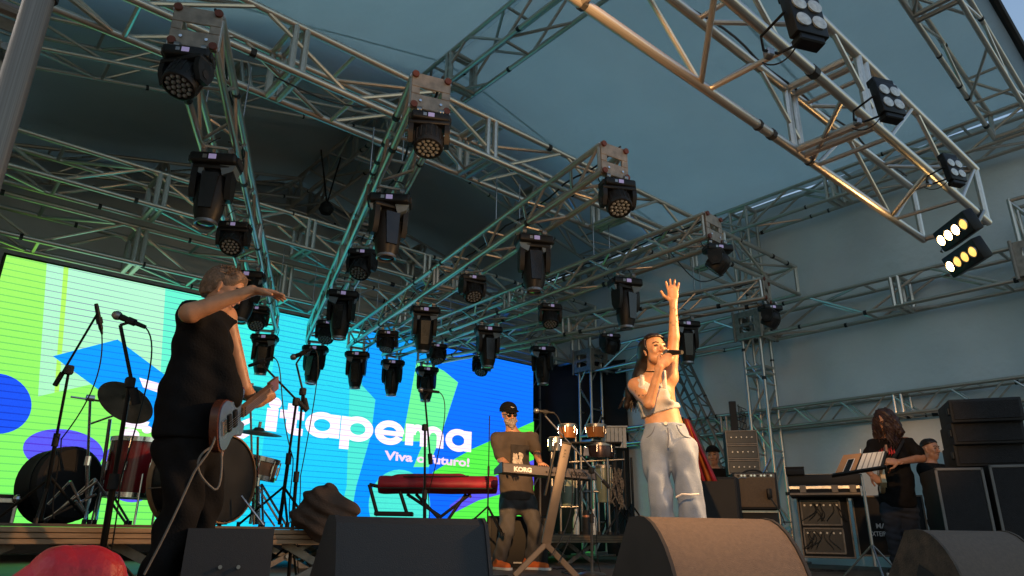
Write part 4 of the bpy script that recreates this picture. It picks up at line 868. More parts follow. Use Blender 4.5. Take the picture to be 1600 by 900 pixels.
# ---------------------------------------------------------------- keyboard player
def build_keys():
    v = View(5.06, 5.92); fw = unit(A(0.42, -0.9, 0))
    hc = v(795, 649); neck = v(801, 676, 0.02); sR = v(777, 686, 0.0); sL = v(830, 683, 0.04); eR = v(783, 718, -0.05); wR = v(797, 731, -0.27); eL = v(838, 708, -0.02); wL = v(844, 724, -0.22)
    ch = v(803, 706, 0.02); wa = v(806, 742, 0.03); pe = v(808, 772, 0.03); h1 = v(795, 782); h2 = v(823, 782, 0.04); k1 = v(791, 830, -0.08); k2 = v(838, 830, -0.04); a1 = v(780, 884); a2 = v(829, 884, 0.05); a1[2] = a2[2] = 0.09
    hf = unit(A(0.38, -0.88, -0.12)); hu = unit(A(-0.12, 0, 1)); HP, Q = head_prims(hc, hf, hu, 1.0, 1.1); nk = [(neck-A(0, 0, 0.03), hc+A(0.01, 0.02, -0.06), 0.06, 0.057, 0.03)]
    tor = [(neck, ch, 0.07, 0.13, fw, 0.7, 0.05), (sR, sL, 0.062, 0.06, fw, 0.85, 0.06), (ch, wa, 0.16, 0.15, fw, 0.72, 0.05), (wa, pe, 0.15, 0.155, fw, 0.78, 0.05)]
    arms = [(sR, eR, 0.052, 0.043, 0.03), (eR, wR, 0.043, 0.028, 0.015), (sL, eL, 0.052, 0.043, 0.03), (eL, wL, 0.043, 0.028, 0.015)]
    legs = [(h1, k1, 0.09, 0.06, 0.03), (k1, a1, 0.058, 0.04, 0.02), (h2, k2, 0.09, 0.06, 0.03), (k2, a2, 0.058, 0.04, 0.02)]
    t, b = person('bearded keyboard player in black cap, sunglasses and printed olive T-shirt', v, SK2, [grow([N(p) for p in tor+arms+nk+legs], 0.0135), grow([N(p) for p in HP+nk], 0.007), grow(hand(wR, A(0.5, -0.6, -0.1), A(0, 0, -1), 0.35, 0.1, 1), 0.006), grow(hand(wL, A(0.1, -0.8, -0.1), A(0, 0, -1), 0.35, 0.1, -1), 0.006)])
    eyes_mouth(t, b, Q, 1)
    f_, u_ = unit(hf), unit(hu-hf*(hu@hf))
    V, F = grow([N(p) for p in ((Q(0, -0.02, 0.06), Q(0, 0.025, 0.062), 0.096, 0.088, 0.03),)], 0.007, lambda P: 0.045+0.0*P[:, 0]-(P-hc)@u_); cp = part('cap', vf_mesh('cap', [(V, F)], BTEE), None, b)
    part('visor', MB().prism([(-0.075, 0), (-0.07, 0.06), (-0.03, 0.09), (0.03, 0.09), (0.07, 0.06), (0.075, 0)], Vector(Q(0, 0.07, 0.05)), Vector(np.cross(f_, u_)), Vector(f_*0.95-u_*0.28), Vector(u_*0.008)), BTEE, cp)
    part('cap_emblem', MB().path([Q(-0.018, 0.112, 0.085), Q(0, 0.118, 0.083), Q(0.02, 0.11, 0.093)], 0.0035, 5), WTOP, cp)
    for sx in (-1, 1): part('sunglass_lens', MB().lathe([(0, -0.005), (0.024, -0.004), (0.027, 0), (0.02, 0.005), (0, 0.006)], 14, Matrix.Translation(Vector(Q(sx*0.034, 0.098, 0.006))) @ Vector(f_).to_track_quat('Z', 'Y').to_matrix().to_4x4()), BLKS, b)
    part('sunglass_frame', MB().path([Q(-0.08, 0.01, 0.012), Q(-0.062, 0.085, 0.014), Q(0, 0.108, 0.014), Q(0.062, 0.085, 0.014), Q(0.08, 0.01, 0.012)], 0.004, 5), BLKS, b)
    V, F = grow([N(p) for p in ((Q(-0.045, 0.045, -0.06), Q(0, 0.07, -0.09), 0.034, 0.036, 0.02), (Q(0.045, 0.045, -0.06), Q(0, 0.07, -0.09), 0.034, 0.036, 0.02), (Q(0, 0.07, -0.09), Q(0, 0.08, -0.135), 0.036, 0.02, 0.02), (Q(-0.028, 0.088, -0.046), Q(0.028, 0.088, -0.046), 0.011, 0.011, 0.01))], 0.006, None, 0.004, 110, seed=3); part('beard', vf_mesh('beard', [(V, F)], mat('grey_beard', (0.32, 0.27, 0.23), 0.8, 0, 0.4, 60, 0.5, 200)), None, b)
    sp = [(p[0], p[1], p[2]+0.016, p[3]+0.02, p[4], p[5], p[6]) for p in tor]+[(sR, sR+(eR-sR)*0.78, 0.07, 0.072, 0.03), (sL, sL+(eL-sL)*0.78, 0.07, 0.072, 0.03), (wa, pe-A(0, 0, 0.02), 0.17, 0.185, fw, 0.85, 0.05)]
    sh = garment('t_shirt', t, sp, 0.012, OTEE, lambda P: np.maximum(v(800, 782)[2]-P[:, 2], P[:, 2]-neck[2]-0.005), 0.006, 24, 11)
    # faded print: dark panel with pale figures, lying on the chest
    pf = Vector(fw); pr = Vector(np.cross(fw, A(0, 0, 1))); pc = Vector(ch*0.72+wa*0.28)+pf*0.137+Vector((0, 0, -0.0))
    part('shirt_print', MB().prism([(-0.11, -0.16), (0.11, -0.16), (0.11, 0.13), (-0.11, 0.13)], pc, pr, (0, 0, 1), pf*0.006), mat('print_black', (0.03, 0.026, 0.024), 0.85, 0, 0.4, 20), sh, False)
    rr = random.Random(2); pm_ = MB()
    for k in range(22):
        x, z = rr.uniform(-0.085, 0.085), rr.uniform(-0.15, 0.03); w_, h_ = rr.uniform(0.008, 0.03), rr.uniform(0.015, 0.05)
        pm_.prism([(x-w_, z), (x, z-h_), (x+w_, z-h_*0.3), (x+w_*0.5, z+h_), (x-w_*0.6, z+h_*0.7)], pc+pf*(0.0065+0.0003*k), pr, (0, 0, 1), pf*0.0008)
    part('print_figure', pm_, mat('print_pale', (0.50, 0.44, 0.38), 0.85, 0, 0.4, 30), sh, False)['kind'] = 'stuff'
    tp = [(pe, pe-A(0, 0, 0.05), 0.16, 0.16, fw, 0.85, 0.05), (h1, k1, 0.105, 0.083, 0.035), (k1, a1, 0.083, 0.07, 0.02), (h2, k2, 0.105, 0.083, 0.035), (k2, a2, 0.083, 0.07, 0.02)]
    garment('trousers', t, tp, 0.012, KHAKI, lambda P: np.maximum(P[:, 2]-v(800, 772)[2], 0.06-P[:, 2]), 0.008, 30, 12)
    og = mat('orange_canvas', (0.75, 0.16, 0.03), 0.8)
    shoe('sneaker', t, (a2[0]-0.04, a2[1], 0), (a2[0]+0.18, a2[1]-0.12, 0), og, WTOP, 0.05); shoe('sneaker', t, (a1[0]-0.02, a1[1], 0), (a1[0]+0.10, a1[1]-0.18, 0), og, WTOP, 0.05)
build_keys()
# ---------------------------------------------------------------- curly haired guitarist at right
def build_guitarist():
    v = View(8.05, 3.02); fw = unit(A(-0.45, -0.85, 0))
    hc = v(1384, 660); neck = v(1391, 686, 0.02); sR = v(1366, 694, 0.0); sL = v(1416, 692, 0.05); eR = v(1352, 730, -0.08); wR = v(1362, 742, -0.22); eL = v(1440, 716, -0.02); wL = v(1404, 722, -0.25)
    ch = v(1394, 716, 0.02); wa = v(1400, 752, 0.02); pe = v(1402, 782, 0.02); h1 = v(1390, 795); h2 = v(1418, 795, 0.04); k1 = v(1398, 840, -0.04); k2 = v(1425, 840); a1 = v(1406, 892); a2 = v(1434, 892, 0.05); a1[2] = a2[2] = 0.09
    hf = unit(A(-0.45, -0.8, -0.35)); hu = A(-0.12, 0, 1); HP, Q = head_prims(hc, hf, hu, 1.0); nk = [(neck-A(0, 0, 0.03), hc+A(0.01, 0.02, -0.06), 0.06, 0.055, 0.03)]
    tor = [(neck, ch, 0.065, 0.125, fw, 0.7, 0.05), (sR, sL, 0.06, 0.06, fw, 0.85, 0.06), (ch, wa, 0.15, 0.145, fw, 0.72, 0.05), (wa, pe, 0.145, 0.15, fw, 0.78, 0.05)]
    arms = [(sR, eR, 0.05, 0.04, 0.03), (eR, wR, 0.04, 0.028, 0.015), (sL, eL, 0.055, 0.046, 0.03), (eL, wL, 0.045, 0.029, 0.015)]
    legs = [(h1, k1, 0.09, 0.06, 0.03), (k1, a1, 0.058, 0.04, 0.02), (h2, k2, 0.09, 0.06, 0.03), (k2, a2, 0.058, 0.04, 0.02)]
    t, b = person('guitarist with long dark curly hair in black printed T-shirt behind a music stand', v, SK3, [grow([N(p) for p in tor+arms+nk+legs], 0.0135), grow([N(p) for p in HP+nk], 0.007), grow(hand(wR, A(0.5, -0.4, -0.6), A(0.3, 0.8, 0), 0.6, 0.05, 1), 0.006), grow(hand(wL, A(-0.9, -0.2, 0.1), A(0, 0.9, -0.3), 0.5, 0.05, -1), 0.006)])
    eyes_mouth(t, b, Q, 1)
    f_ = unit(hf); r = random.Random(21); roots = []
    for i in range(340):
        a = r.uniform(0, 2*PI); e = r.uniform(0.0, 1); c0 = Q(0.085*math.cos(a)*math.sqrt(1-e*e*.8), -0.015+0.085*math.sin(a)*math.sqrt(1-e*e*.8), 0.03+0.10*e)
        if math.sin(a) > 0.35 and abs(math.cos(a)) < 0.55 and e < 0.75: continue
        o = unit(c0-hc); L = r.uniform(0.2, 0.36); ph = r.uniform(0, 6); pts = []
        for j in range(12):
            s = j/11; c = c0+o*0.07*math.sin(min(1, s*1.6)*PI/2)*(0.6+0.6*r.random()*0.3)+A(0, 0, -L*s**1.3)+A(math.cos(ph+s*16), math.sin(ph+s*16), 0)*0.013*(0.3+s); pts.append(c)
        roots.append(pts)
    strands('curly_hair', b, roots, mat('auburn_curls', (0.030, 0.012, 0.008), 0.5, 0, 0.5, 30), 0.008)
    V, F = grow([N(p) for p in ((Q(0, -0.035, 0.05), Q(0, 0.0, 0.06), 0.1, 0.095, 0.03), (Q(-0.085, -0.02, 0.0), Q(-0.1, 0.0, -0.13), 0.05, 0.045, 0.03), (Q(0.085, -0.02, 0.0), Q(0.1, 0.0, -0.13), 0.05, 0.045, 0.03), (Q(0, -0.08, 0.0), Q(0, -0.09, -0.16), 0.07, 0.06, 0.03))], 0.009, lambda P: (P-hc)@f_-0.05, 0.006, 70, seed=8); part('hair_mass', vf_mesh('hair_mass', [(V, F)], mat('auburn_curls', (0.03, 0.012, 0.008), 0.5)), None, b)
    sp = [(p[0], p[1], p[2]+0.016, p[3]+0.02, p[4], p[5], p[6]) for p in tor]+[(sR, sR+(eR-sR)*0.75, 0.068, 0.07, 0.03), (sL, sL+(eL-sL)*0.72, 0.072, 0.074, 0.03), (wa, pe, 0.165, 0.175, fw, 0.85, 0.05)]
    sh = garment('t_shirt', t, sp, 0.012, BTEE, lambda P: np.maximum(v(1400, 794)[2]-P[:, 2], P[:, 2]-neck[2]-0.005), 0.006, 24, 13)
    pf = Vector(fw); pr = Vector(np.cross(fw, A(0, 0, 1))); pc = Vector(ch)+pf*0.128+Vector((0, 0, 0.03)); rr = random.Random(6)
    red = mat('print_red', (0.6, 0.04, 0.04), 0.8, 0, 0.3, 40); pm_ = MB()
    for k in range(9):   # jagged unreadable band lettering
        x = -0.115+k*0.026; h_ = 0.036+0.014*((k*5) % 3); pm_.prism([(x, 0.02-h_*0.4), (x+0.008, 0.02+h_), (x+0.011, 0.02), (x+0.017, 0.02+h_*0.8), (x+0.019, 0.02-h_*0.7), (x+0.012, 0.01)], pc+pf*0.004, pr, (0, 0, 1), pf*0.001)
    part('shirt_lettering', pm_, red, sh, False)['kind'] = 'stuff'
    pm2 = MB()
    for k in range(14):
        x, z = rr.uniform(-0.03, 0.08), rr.uniform(-0.28, -0.05); pm2.prism([(x-0.02, z), (x, z-0.05), (x+0.018, z-0.01), (x+0.006, z+0.05)], pc+pf*(0.006+0.0004*k), pr, (0, 0, 1), pf*0.001)
    part('shirt_print', pm2, mat('print_rust', (0.20, 0.07, 0.05), 0.85, 0, 0.6, 30), sh, False)['kind'] = 'stuff'
    tp = [(pe, pe-A(0, 0, 0.05), 0.155, 0.155, fw, 0.85, 0.05), (h1, k1, 0.1, 0.078, 0.035), (k1, a1, 0.078, 0.068, 0.02), (h2, k2, 0.1, 0.078, 0.035), (k2, a2, 0.078, 0.068, 0.02)]
    garment('jeans', t, tp, 0.012, DJEAN, lambda P: np.maximum(P[:, 2]-v(1400, 782)[2], 0.05-P[:, 2]), 0.007, 30, 14)
    for an in (a1, a2): shoe('sneaker', t, (an[0], an[1]+0.02, 0), (an[0]-0.08, an[1]-0.2, 0), BLKM, WTOP, 0.048)
    g = thing('electric_guitar', 'cream electric guitar held by the curly haired guitarist', 'guitar', v.p, -v.az)
    B0 = Vector(v(1378, 742, -0.30)); ax = Vector((0.12, -0.95, 0.2)).normalized(); nrm = Vector((-0.85, -0.4, 0.1)); nrm = (nrm-ax*nrm.dot(ax)).normalized(); sd = ax.cross(nrm)
    poly = [(0.10, 0.04), (0.15, 0.12), (0.08, 0.15), (0.0, 0.1), (-0.1, 0.15), (-0.2, 0.14), (-0.24, 0.0), (-0.2, -0.14), (-0.1, -0.15), (0.0, -0.1), (0.07, -0.13), (0.13, -0.1), (0.1, -0.04)]
    bb = part('guitar_body', MB().prism(poly, B0-nrm*0.02, ax, sd, nrm*0.042), mat('cream_lacquer', (0.62, 0.48, 0.28), 0.25), g); part('pickguard', MB().prism([(0.08, 0.0), (0.06, -0.08), (-0.08, -0.1), (-0.1, -0.02)], B0+nrm*0.0225, ax, sd, nrm*0.003), WTOP, bb, False)
    M3 = Matrix((ax, sd, nrm)).transposed(); part('neck', MB().box(B0+ax*0.4+nrm*0.02, (0.62, 0.05, 0.025), M3), mat('maple_neck', (0.20, 0.095, 0.045), 0.35), g, False); part('headstock', MB().box(B0+ax*0.78+nrm*0.016, (0.16, 0.075, 0.018), M3), mat('maple_neck', (0.20, 0.095, 0.045), 0.35), g, False)
    part('strap', MB().path([B0-ax*0.2, Vector(v(1400, 710, -0.2)), Vector(v(1412, 688, -0.02))], 0.016, 6), BLKM, g)
build_guitarist()
# ---------------------------------------------------------------- two crew members in the shadows
def build_crew(v, hpx, label, cap=False, hf=(0.75, -0.6, 0), top=0.0, sc=1.0, skin=SK3):
    hc = v(*hpx); fw = unit(A(*hf)); HP, Q = head_prims(hc, fw, A(0, 0, 1), sc); nb = hc+A(-0.01, 0.01, -0.16*sc); nk = [(nb, hc+A(0, 0.0, -0.05), 0.062*sc, 0.058*sc, 0.03)]
    r = np.cross(fw, A(0, 0, 1)); sR, sL = nb+r*0.17*sc-A(0, 0, 0.06), nb-r*0.17*sc-A(0, 0, 0.06); ch = nb-A(0, 0, 0.2); pe = nb-A(0, 0, 0.62*sc); z = max(0.1, 0.09)
    eR, eL = sR-A(0, 0, 0.28)+fw*0.03, sL-A(0, 0, 0.28)+fw*0.03; wR, wL = eR+fw*0.2-A(0, 0, 0.1), eL+fw*0.2-A(0, 0, 0.1)
    h1, h2 = pe+r*0.09, pe-r*0.09; k1, k2 = (h1*0.5+A(h1[0], h1[1], 0)*0.5), (h2*0.5+A(h2[0], h2[1], 0)*0.5); a1, a2 = A(h1[0], h1[1], 0.08), A(h2[0], h2[1], 0.08)
    tor = [(nb, ch, 0.07, 0.13, fw, 0.7, 0.05), (sR, sL, 0.06, 0.06, fw, 0.85, 0.06), (ch, pe, 0.155, 0.155, fw, 0.75, 0.05)]; arms = [(sR, eR, 0.052, 0.043, 0.03), (eR, wR, 0.042, 0.028, 0.015), (sL, eL, 0.052, 0.043, 0.03), (eL, wL, 0.042, 0.028, 0.015)]
    legs = [(h1, k1, 0.09, 0.062, 0.03), (k1, a1, 0.06, 0.04, 0.02), (h2, k2, 0.09, 0.062, 0.03), (k2, a2, 0.06, 0.04, 0.02)]
    t, b = person(label, v, skin, [grow([N(p) for p in tor+arms+nk+legs], 0.016), grow([N(p) for p in HP+nk], 0.008), grow(hand(wR, fw, A(0, 0, -1), 0.3), 0.007), grow(hand(wL, fw, A(0, 0, -1), 0.3, side=-1), 0.007)])
    eyes_mouth(t, b, Q, sc)
    sp = [(p[0], p[1], p[2]+0.016, p[3]+0.02, p[4], p[5], p[6]) for p in tor]+[(sR, sR+(eR-sR)*0.75, 0.07, 0.07, 0.03), (sL, sL+(eL-sL)*0.75, 0.07, 0.07, 0.03)]
    garment('t_shirt', t, sp, 0.014, BTEE, lambda P: np.maximum(pe[2]-0.02-P[:, 2], P[:, 2]-nb[2]-0.005), 0.005, 24, 4)
    garment('trousers', t, [(pe, pe-A(0, 0, 0.04), 0.16, 0.16, fw, 0.85, 0.05), (h1, k1, 0.105, 0.08, 0.03), (k1, a1, 0.08, 0.07, 0.02), (h2, k2, 0.105, 0.08, 0.03), (k2, a2, 0.08, 0.07, 0.02)], 0.014, DJEAN, lambda P: np.maximum(P[:, 2]-pe[2], 0.05-P[:, 2]))
    for an in (a1, a2): shoe('shoe', t, tuple(A(an[0], an[1], 0)-fw*0.03), tuple(A(an[0], an[1], 0)+fw*0.2), BLKM, RUB, 0.048, 0.008)
    u_ = A(0, 0, 1)
    V, F = grow([N((Q(0, -0.02, 0.052), Q(0, 0.02, 0.056), 0.09 if cap else 0.083, 0.085 if cap else 0.078, 0.03))], 0.008, lambda P: (0.05 if cap else 0.05)-(P-hc)@u_+(0 if cap else 0.35)*((P-hc)@fw)); c = part('cap' if cap else 'cropped_hair', vf_mesh('cap', [(V, F)], BTEE if cap else HAIRD), None, b)
    if cap: part('visor', MB().prism([(-0.07, 0), (-0.06, 0.06), (0, 0.085), (0.06, 0.06), (0.07, 0)], Vector(Q(0, 0.07, 0.052)), Vector(r), Vector(fw), (0, 0, 0.008)), BTEE, c)
    return t
build_crew(View(9.25, 3.06), (1453, 703), 'man with cropped hair in black looking right behind the guitarist', hf=(0.85, -0.5, 0.0))
build_crew(View(8.15, 4.95), (1114, 713), 'man in black cap half hidden behind the dark loudspeaker', True, hf=(-0.1, -0.95, 0.0))
# ================================================================ RISERS, DRUMS, STANDS, MONITORS
def vf(x0, x1, yt, c, z0=0.0, turn=0.0):
    p = at((x0+x1)/2, yt, c=c); v = View(p.x, p.y, z0); a, b = v(x0, yt), v(x1, yt)
    return v, b[0]-a[0], a[2]*0.5+b[2]*0.5
def at_floor(x, y, c, z0): p = at(x, y, c=c); return Vector((p.x, p.y, z0))
def riser(label, x0, x1, y0, y1, zt, legs):
    t = thing('stage_riser', label, 'riser', ((x0+x1)/2, y0, 0)); w = x1-x0; d = y1-y0
    n = max(1, round(w/1.2))
    for i in range(n):
        s = w/n; part('deck_panel', MB().cbox((-w/2+s*(i+0.5), d/2, zt-0.008), (s-0.006, d, 0.016), 0.003, 1), DECK, t, False)
        for zz, hh, off in ((zt-0.031, 0.028, 0), (zt-0.0615, 0.026, 0.004), (zt-0.091, 0.026, -0.003)): part('edge_board', MB().cbox((-w/2+s*(i+0.5), 0.012+off, zz), (s-0.008, 0.03, hh), 0.003, 1), WOODE, t, False)
    part('frame', MB().box((0, d/2, zt-0.06), (w-0.08, d-0.1, 0.06)), BLKM, t, False)
    for i in range(legs):
        xx = -w/2+0.25+(w-0.5)*i/max(1, legs-1)
        for yy in (0.2, d-0.3):
            for s in (-1, 1): part('scissor_leg', MB().box((xx, yy+s*0.02, (zt-0.1)/2), (0.62, 0.018, 0.05), Matrix.Rotation(s*0.46, 3, 'Y')), PLATE, t, False)
            part('leg_pivot', MB().cyl((xx, yy-0.06, (zt-0.1)/2), (xx, yy+0.06, (zt-0.1)/2), 0.02, n=10), STEEL, t)
    return t
RZL = 0.385
riser('low wooden stage riser carrying the drum kit at left', -1.0, 2.62, 4.55, 7.4, RZL, 4)
riser('low wooden stage riser carrying the percussion behind the keyboard', 5.75, 8.35, 6.55, 8.6, 0.355, 3)
riser('low wooden riser holding the red cased keyboard', 2.9, 5.35, 6.9, 8.7, 0.33, 3)
tag(part('wooden_step', MB().cbox((4.95, 6.35, 0.06), (1.5, 0.35, 0.11), 0.006, 1), WOODE, None, False), 'low wooden step behind the orange sneakers', 'step')

def stand_tripod(t, z=0.0, r=0.3, m=None, h=0.28, a0=0.3):
    for k in range(3):
        a = a0+k*2*PI/3; q = Vector((r*math.cos(a), r*math.sin(a), z+0.012)); tube('leg', (0, 0, z+h), q, 0.009, m or BLK, t, 8)
        part('rubber_foot', MB().cyl(q-Vector((0, 0, 0.012)), q+Vector((0, 0, 0.02)), 0.014, n=8), RUB, t)
def mic_parts(t, p, d, name='microphone', cond=False):
    p = Vector(p); M4 = Matrix.Translation(p) @ Vector(d).normalized().to_track_quat('Z', 'Y').to_matrix().to_4x4()
    mt = None
    if cond: o = part('microphone', MB().lathe([(0, 0), (0.011, 0.002), (0.013, 0.03), (0.013, 0.16), (0.009, 0.175), (0.006, 0.2), (0, 0.2)], 12, M4), BLK, t)
    else:
        o = part('microphone', MB().lathe([(0.015, 0.045), (0.018, 0.055), (0.013, 0.12), (0.011, 0.19), (0, 0.19)], 12, M4), BLK, t)
        part('grille', MB().lathe([(0, 0), (0.016, 0.004), (0.025, 0.02), (0.025, 0.032), (0.019, 0.046), (0.012, 0.048)], 12, M4), STEEL, o)
    return o
def mic_stand(label, base, top, boom=None, mic=None, mdir=(1, 0, 0), cond=False, z0=0.0, rad=0.011, m=None, foot='tripod', cable=True, group='microphone stands'):
    """base, top: world points of pole; boom: (tail, tip) world points"""
    base = Vector(base); t = thing('microphone_stand', label, 'mic stand', base, 0, group); L = lambda p: Vector(p)-base; m = m or BLK
    top = L(top)
    if foot == 'tripod': stand_tripod(t, 0, 0.3, m)
    else: part('round_base', MB().lathe([(0, 0), (0.125, 0), (0.13, 0.012), (0.11, 0.025), (0.03, 0.035), (0, 0.04)], 24), m, t)
    lo = top*0.55; tube('lower_pole', (0, 0, 0.02), lo, rad*1.25, m, t); tube('upper_pole', lo, top, rad*0.85, m, t)
    part('clutch', MB().cyl(lo-Vector((0, 0, 0.045)), lo+Vector((0, 0, 0.035)), rad*1.9, n=12), BLKM, t)
    end = top
    if boom:
        a, b = L(boom[0]), L(boom[1]); tube('boom', a, b, rad*0.7, m, t); part('boom_joint', MB().cbox(top, (0.05, 0.045, 0.06), 0.012, 2), BLKM, t); part('counterweight', MB().cyl(a, a+(b-a).normalized()*0.09, rad*1.6, n=10), BLKM, t); end = b
    if mic is not None:
        mp = L(mic); md = Vector(mdir).normalized(); mic_parts(t, mp, md, cond=cond); part('clip', MB().cyl(mp+md*0.09, mp+md*0.13, 0.02, n=10), BLKM, t); tube('clip_arm', end, mp+md*0.11, 0.008, BLKM, t, 6)
        if cable:
            tail = mp+md*0.19; part('cable', MB().path(bez(tail, tail+md*0.1+Vector((0, 0, -0.05)), tail+Vector((0.06, -0.02, -0.35)), lo+Vector((0.025, -0.02, 0.0)), 14)+bez(lo+Vector((0.025, -0.02, 0)), lo*0.7+Vector((0.05, -0.02, 0)), lo*0.3+Vector((0.02, -0.03, 0)), Vector((0.06, -0.05, 0.03)), 10), 0.0042, 5), RUB, t)
    return t
# near vocal stand at left
c = 3.7; b0 = at(148, 935, c=c); b0.z = 0.0; tp = at(203, 598, c=c)
mic_stand('black vocal microphone stand in front of the drums, closest to the camera', (b0.x, b0.y, 0.0), tp, (at(213, 632, c=c), at(188, 508, c=c)), at(176, 490, c=c), at(205, 502, c=c)-at(176, 490, c=c), rad=0.014)
# overhead stand by the drums
c = 4.35; b0 = at(64, 812, c=c)
mic_stand('black boom stand with slim microphone over the drums at far left', (b0.x, b0.y, RZL), at(108, 578, c=c), (at(86, 602, c=c), at(151, 492, c=c)), at(150, 474, c=c), at(159, 520, c=c)-at(150, 474, c=c), cond=True, rad=0.010)
c = 5.4; b0 = at(452, 893, c=c)
mic_stand('tall black microphone stand standing before the letter t', (b0.x, b0.y, 0.0), at(473, 612, c=c), (at(480, 640, c=c), at(463, 568, c=c)), at(454, 560, c=c), at(472, 552, c=c)-at(454, 560, c=c), rad=0.0115)
c = 5.0; b0 = at(437, 815, c=c)
mic_stand('black boom microphone stand reaching left over the snare drum', (b0.x, b0.y, RZL), at(463, 628, c=c), (at(480, 642, c=c), at(412, 572, c=c)), at(388, 572, c=c), at(436, 556, c=c)-at(388, 572, c=c), cond=True)
c = 6.1; b0 = at(664, 880, c=c)
mic_stand('chrome topped microphone stand before the red cased keyboard', (b0.x, b0.y, 0.0), at(664, 668, c=c), (at(673, 725, c=c), at(664, 622, c=c)), at(653, 609, c=c), at(680, 612, c=c)-at(653, 609, c=c), rad=0.0125)
c = 6.9; b0 = at(762, 812, c=c)
mic_stand('thin black stand with small clip between red keyboard and keyboard player', (b0.x, b0.y, 0.33), at(765, 650, c=c), None, None, rad=0.006, cable=False)
c = 6.4; b0 = at(925, 892, c=c)
mic_stand('boom microphone stand slanting across the keyboard stand', (b0.x, b0.y, 0.0), at(924, 735, c=c), (at(952, 762, c=c), at(852, 650, c=c)), at(834, 641, c=c), at(863, 645, c=c)-at(834, 641, c=c), foot='round', m=STEEL)

# ---- drum kit
RED = mat('dark_red_lacquer', (0.20, 0.010, 0.014), 0.16, 0, 0.3, 3, spec=0.6); HEADM = mat('black_drum_head', (0.012, 0.013, 0.015), 0.35); HOOP = mat('wood_hoop', (0.33, 0.19, 0.10), 0.4)
def drum(name, label, c, axis, r, L, shell, hoop, headm, nl=8, cat='drum', legs=None, z0=None, group=None):
    t = thing(name, label, cat, c, 0, group); ax = Vector(axis).normalized(); M4 = ax.to_track_quat('Z', 'Y').to_matrix().to_4x4()
    part('shell', MB().lathe([(r, -L/2), (r, L/2)], 36, M4, cap=False), shell, t)
    for s in (-1, 1):
        part('drum_head', MB().lathe([(0, s*(L/2+0.004)), (r*0.98, s*(L/2+0.004)), (r, s*(L/2-0.004))], 36, M4, cap=False), headm, t)
        part('hoop', MB().lathe([(r+0.002, s*(L/2-0.02)), (r+0.012, s*(L/2-0.02)), (r+0.012, s*(L/2+0.014)), (r+0.002, s*(L/2+0.014))], 36, M4, cap=False), hoop, t)
    for k in range(nl):
        a = 2*PI*k/nl+0.2; e = M4.to_3x3() @ Vector((math.cos(a), math.sin(a), 0))
        tube('tension_rod', e*(r+0.016)-ax*L*0.48, e*(r+0.016)+ax*L*0.48, 0.004, CHROME, t, 6)
        lug = part('lug', MB().cyl(e*(r+0.012)-ax*0.03, e*(r+0.012)+ax*0.03, 0.011, n=8), CHROME, t)
    return t
bd = at(318, 752, c=4.75); bd.z = RZL+0.295
kick = drum('bass_drum', 'large black bass drum with wooden hoop behind the bass player', bd, (0.50, -0.86, 0.05), 0.28, 0.38, BLKS, HOOP, HEADM)
for s in (-1, 1): tube('spur', (0.0+s*0.2, -0.2, -0.1), (s*0.34, -0.3, -0.285), 0.009, CHROME, kick, 8)
ft = at(212, 738, c=5.15)
tom = drum('floor_tom', 'dark red lacquered floor tom on chrome legs', (ft.x, ft.y, RZL+0.40), (0.02, 0, 1), 0.20, 0.40, RED, CHROME, HEADM)
for k in range(3):
    a = 0.5+k*2.1; tube('leg', (0.222*math.cos(a), 0.222*math.sin(a), -0.05), (0.235*math.cos(a), 0.235*math.sin(a), -0.395), 0.008, CHROME, tom, 8)
sn = at(404, 731, c=5.3)
sd_ = drum('snare_drum', 'small brown snare drum right of the bass drum', sn, (0.15, -0.1, 1), 0.135, 0.14, mat('brown_shell', (0.20, 0.11, 0.07), 0.25, 0.2), CHROME, mat('white_drum_head', (0.6, 0.6, 0.58), 0.5), 8)
tube('stand_pole', (0, 0, -0.07), (0, 0.02, RZL-sn.z+0.02), 0.012, CHROME, sd_)
for k in range(3):
    a = 0.4+k*2.1; tube('stand_leg', (0, 0, -0.22), (0.24*math.cos(a), 0.24*math.sin(a), RZL-sn.z+0.01), 0.008, CHROME, sd_, 6)
CYM = mat('dark_bronze', (0.07, 0.065, 0.05), 0.35, 0.85, 0.3, 12)
def cymbal(label, p, r, nrm, base, boom=None, m=CHROME):
    t = thing('cymbal_stand', label, 'cymbal', base, 0, 'cymbals of the drum kit'); b = Vector(base); p = Vector(p)-b
    M4 = Matrix.Translation(p) @ Vector(nrm).normalized().to_track_quat('Z', 'Y').to_matrix().to_4x4()
    cy = part('cymbal', MB().lathe([(0.006, 0.03), (0.03, 0.026), (0.045, 0.008), (r*0.6, -0.004), (r, -0.016), (r, -0.018), (r*0.6, -0.007), (0.045, 0.004), (0.0, 0.02)], 40, M4, cap=False), CYM, t); part('wing_nut', MB().cyl(M4 @ Vector((0, 0, 0.03)), M4 @ Vector((0, 0, 0.07)), 0.012, n=8), STEEL, cy)
    j = (Vector(boom)-b) if boom else p-Vector((0, 0, 0.04))
    tube('lower_pole', (0, 0, 0.02), j*0.5, 0.013, m, t); tube('upper_pole', j*0.5, j, 0.009, m, t); part('clutch', MB().cyl(j*0.5-Vector((0, 0, 0.03)), j*0.5+Vector((0, 0, 0.03)), 0.02, n=10), m, t)
    if boom:
        tube('boom', j-(p-j)*0.5, p-Vector((0, 0, 0.03)), 0.007, m, t); part('boom_joint', MB().cyl(j-Vector((0.025, 0, 0)), j+Vector((0.025, 0, 0)), 0.022, n=10), m, t)
    stand_tripod(t, 0, 0.28, m, 0.3); return t
def drumbase(x, y, c): q = at(x, y, c=c); return (q.x, q.y, RZL)
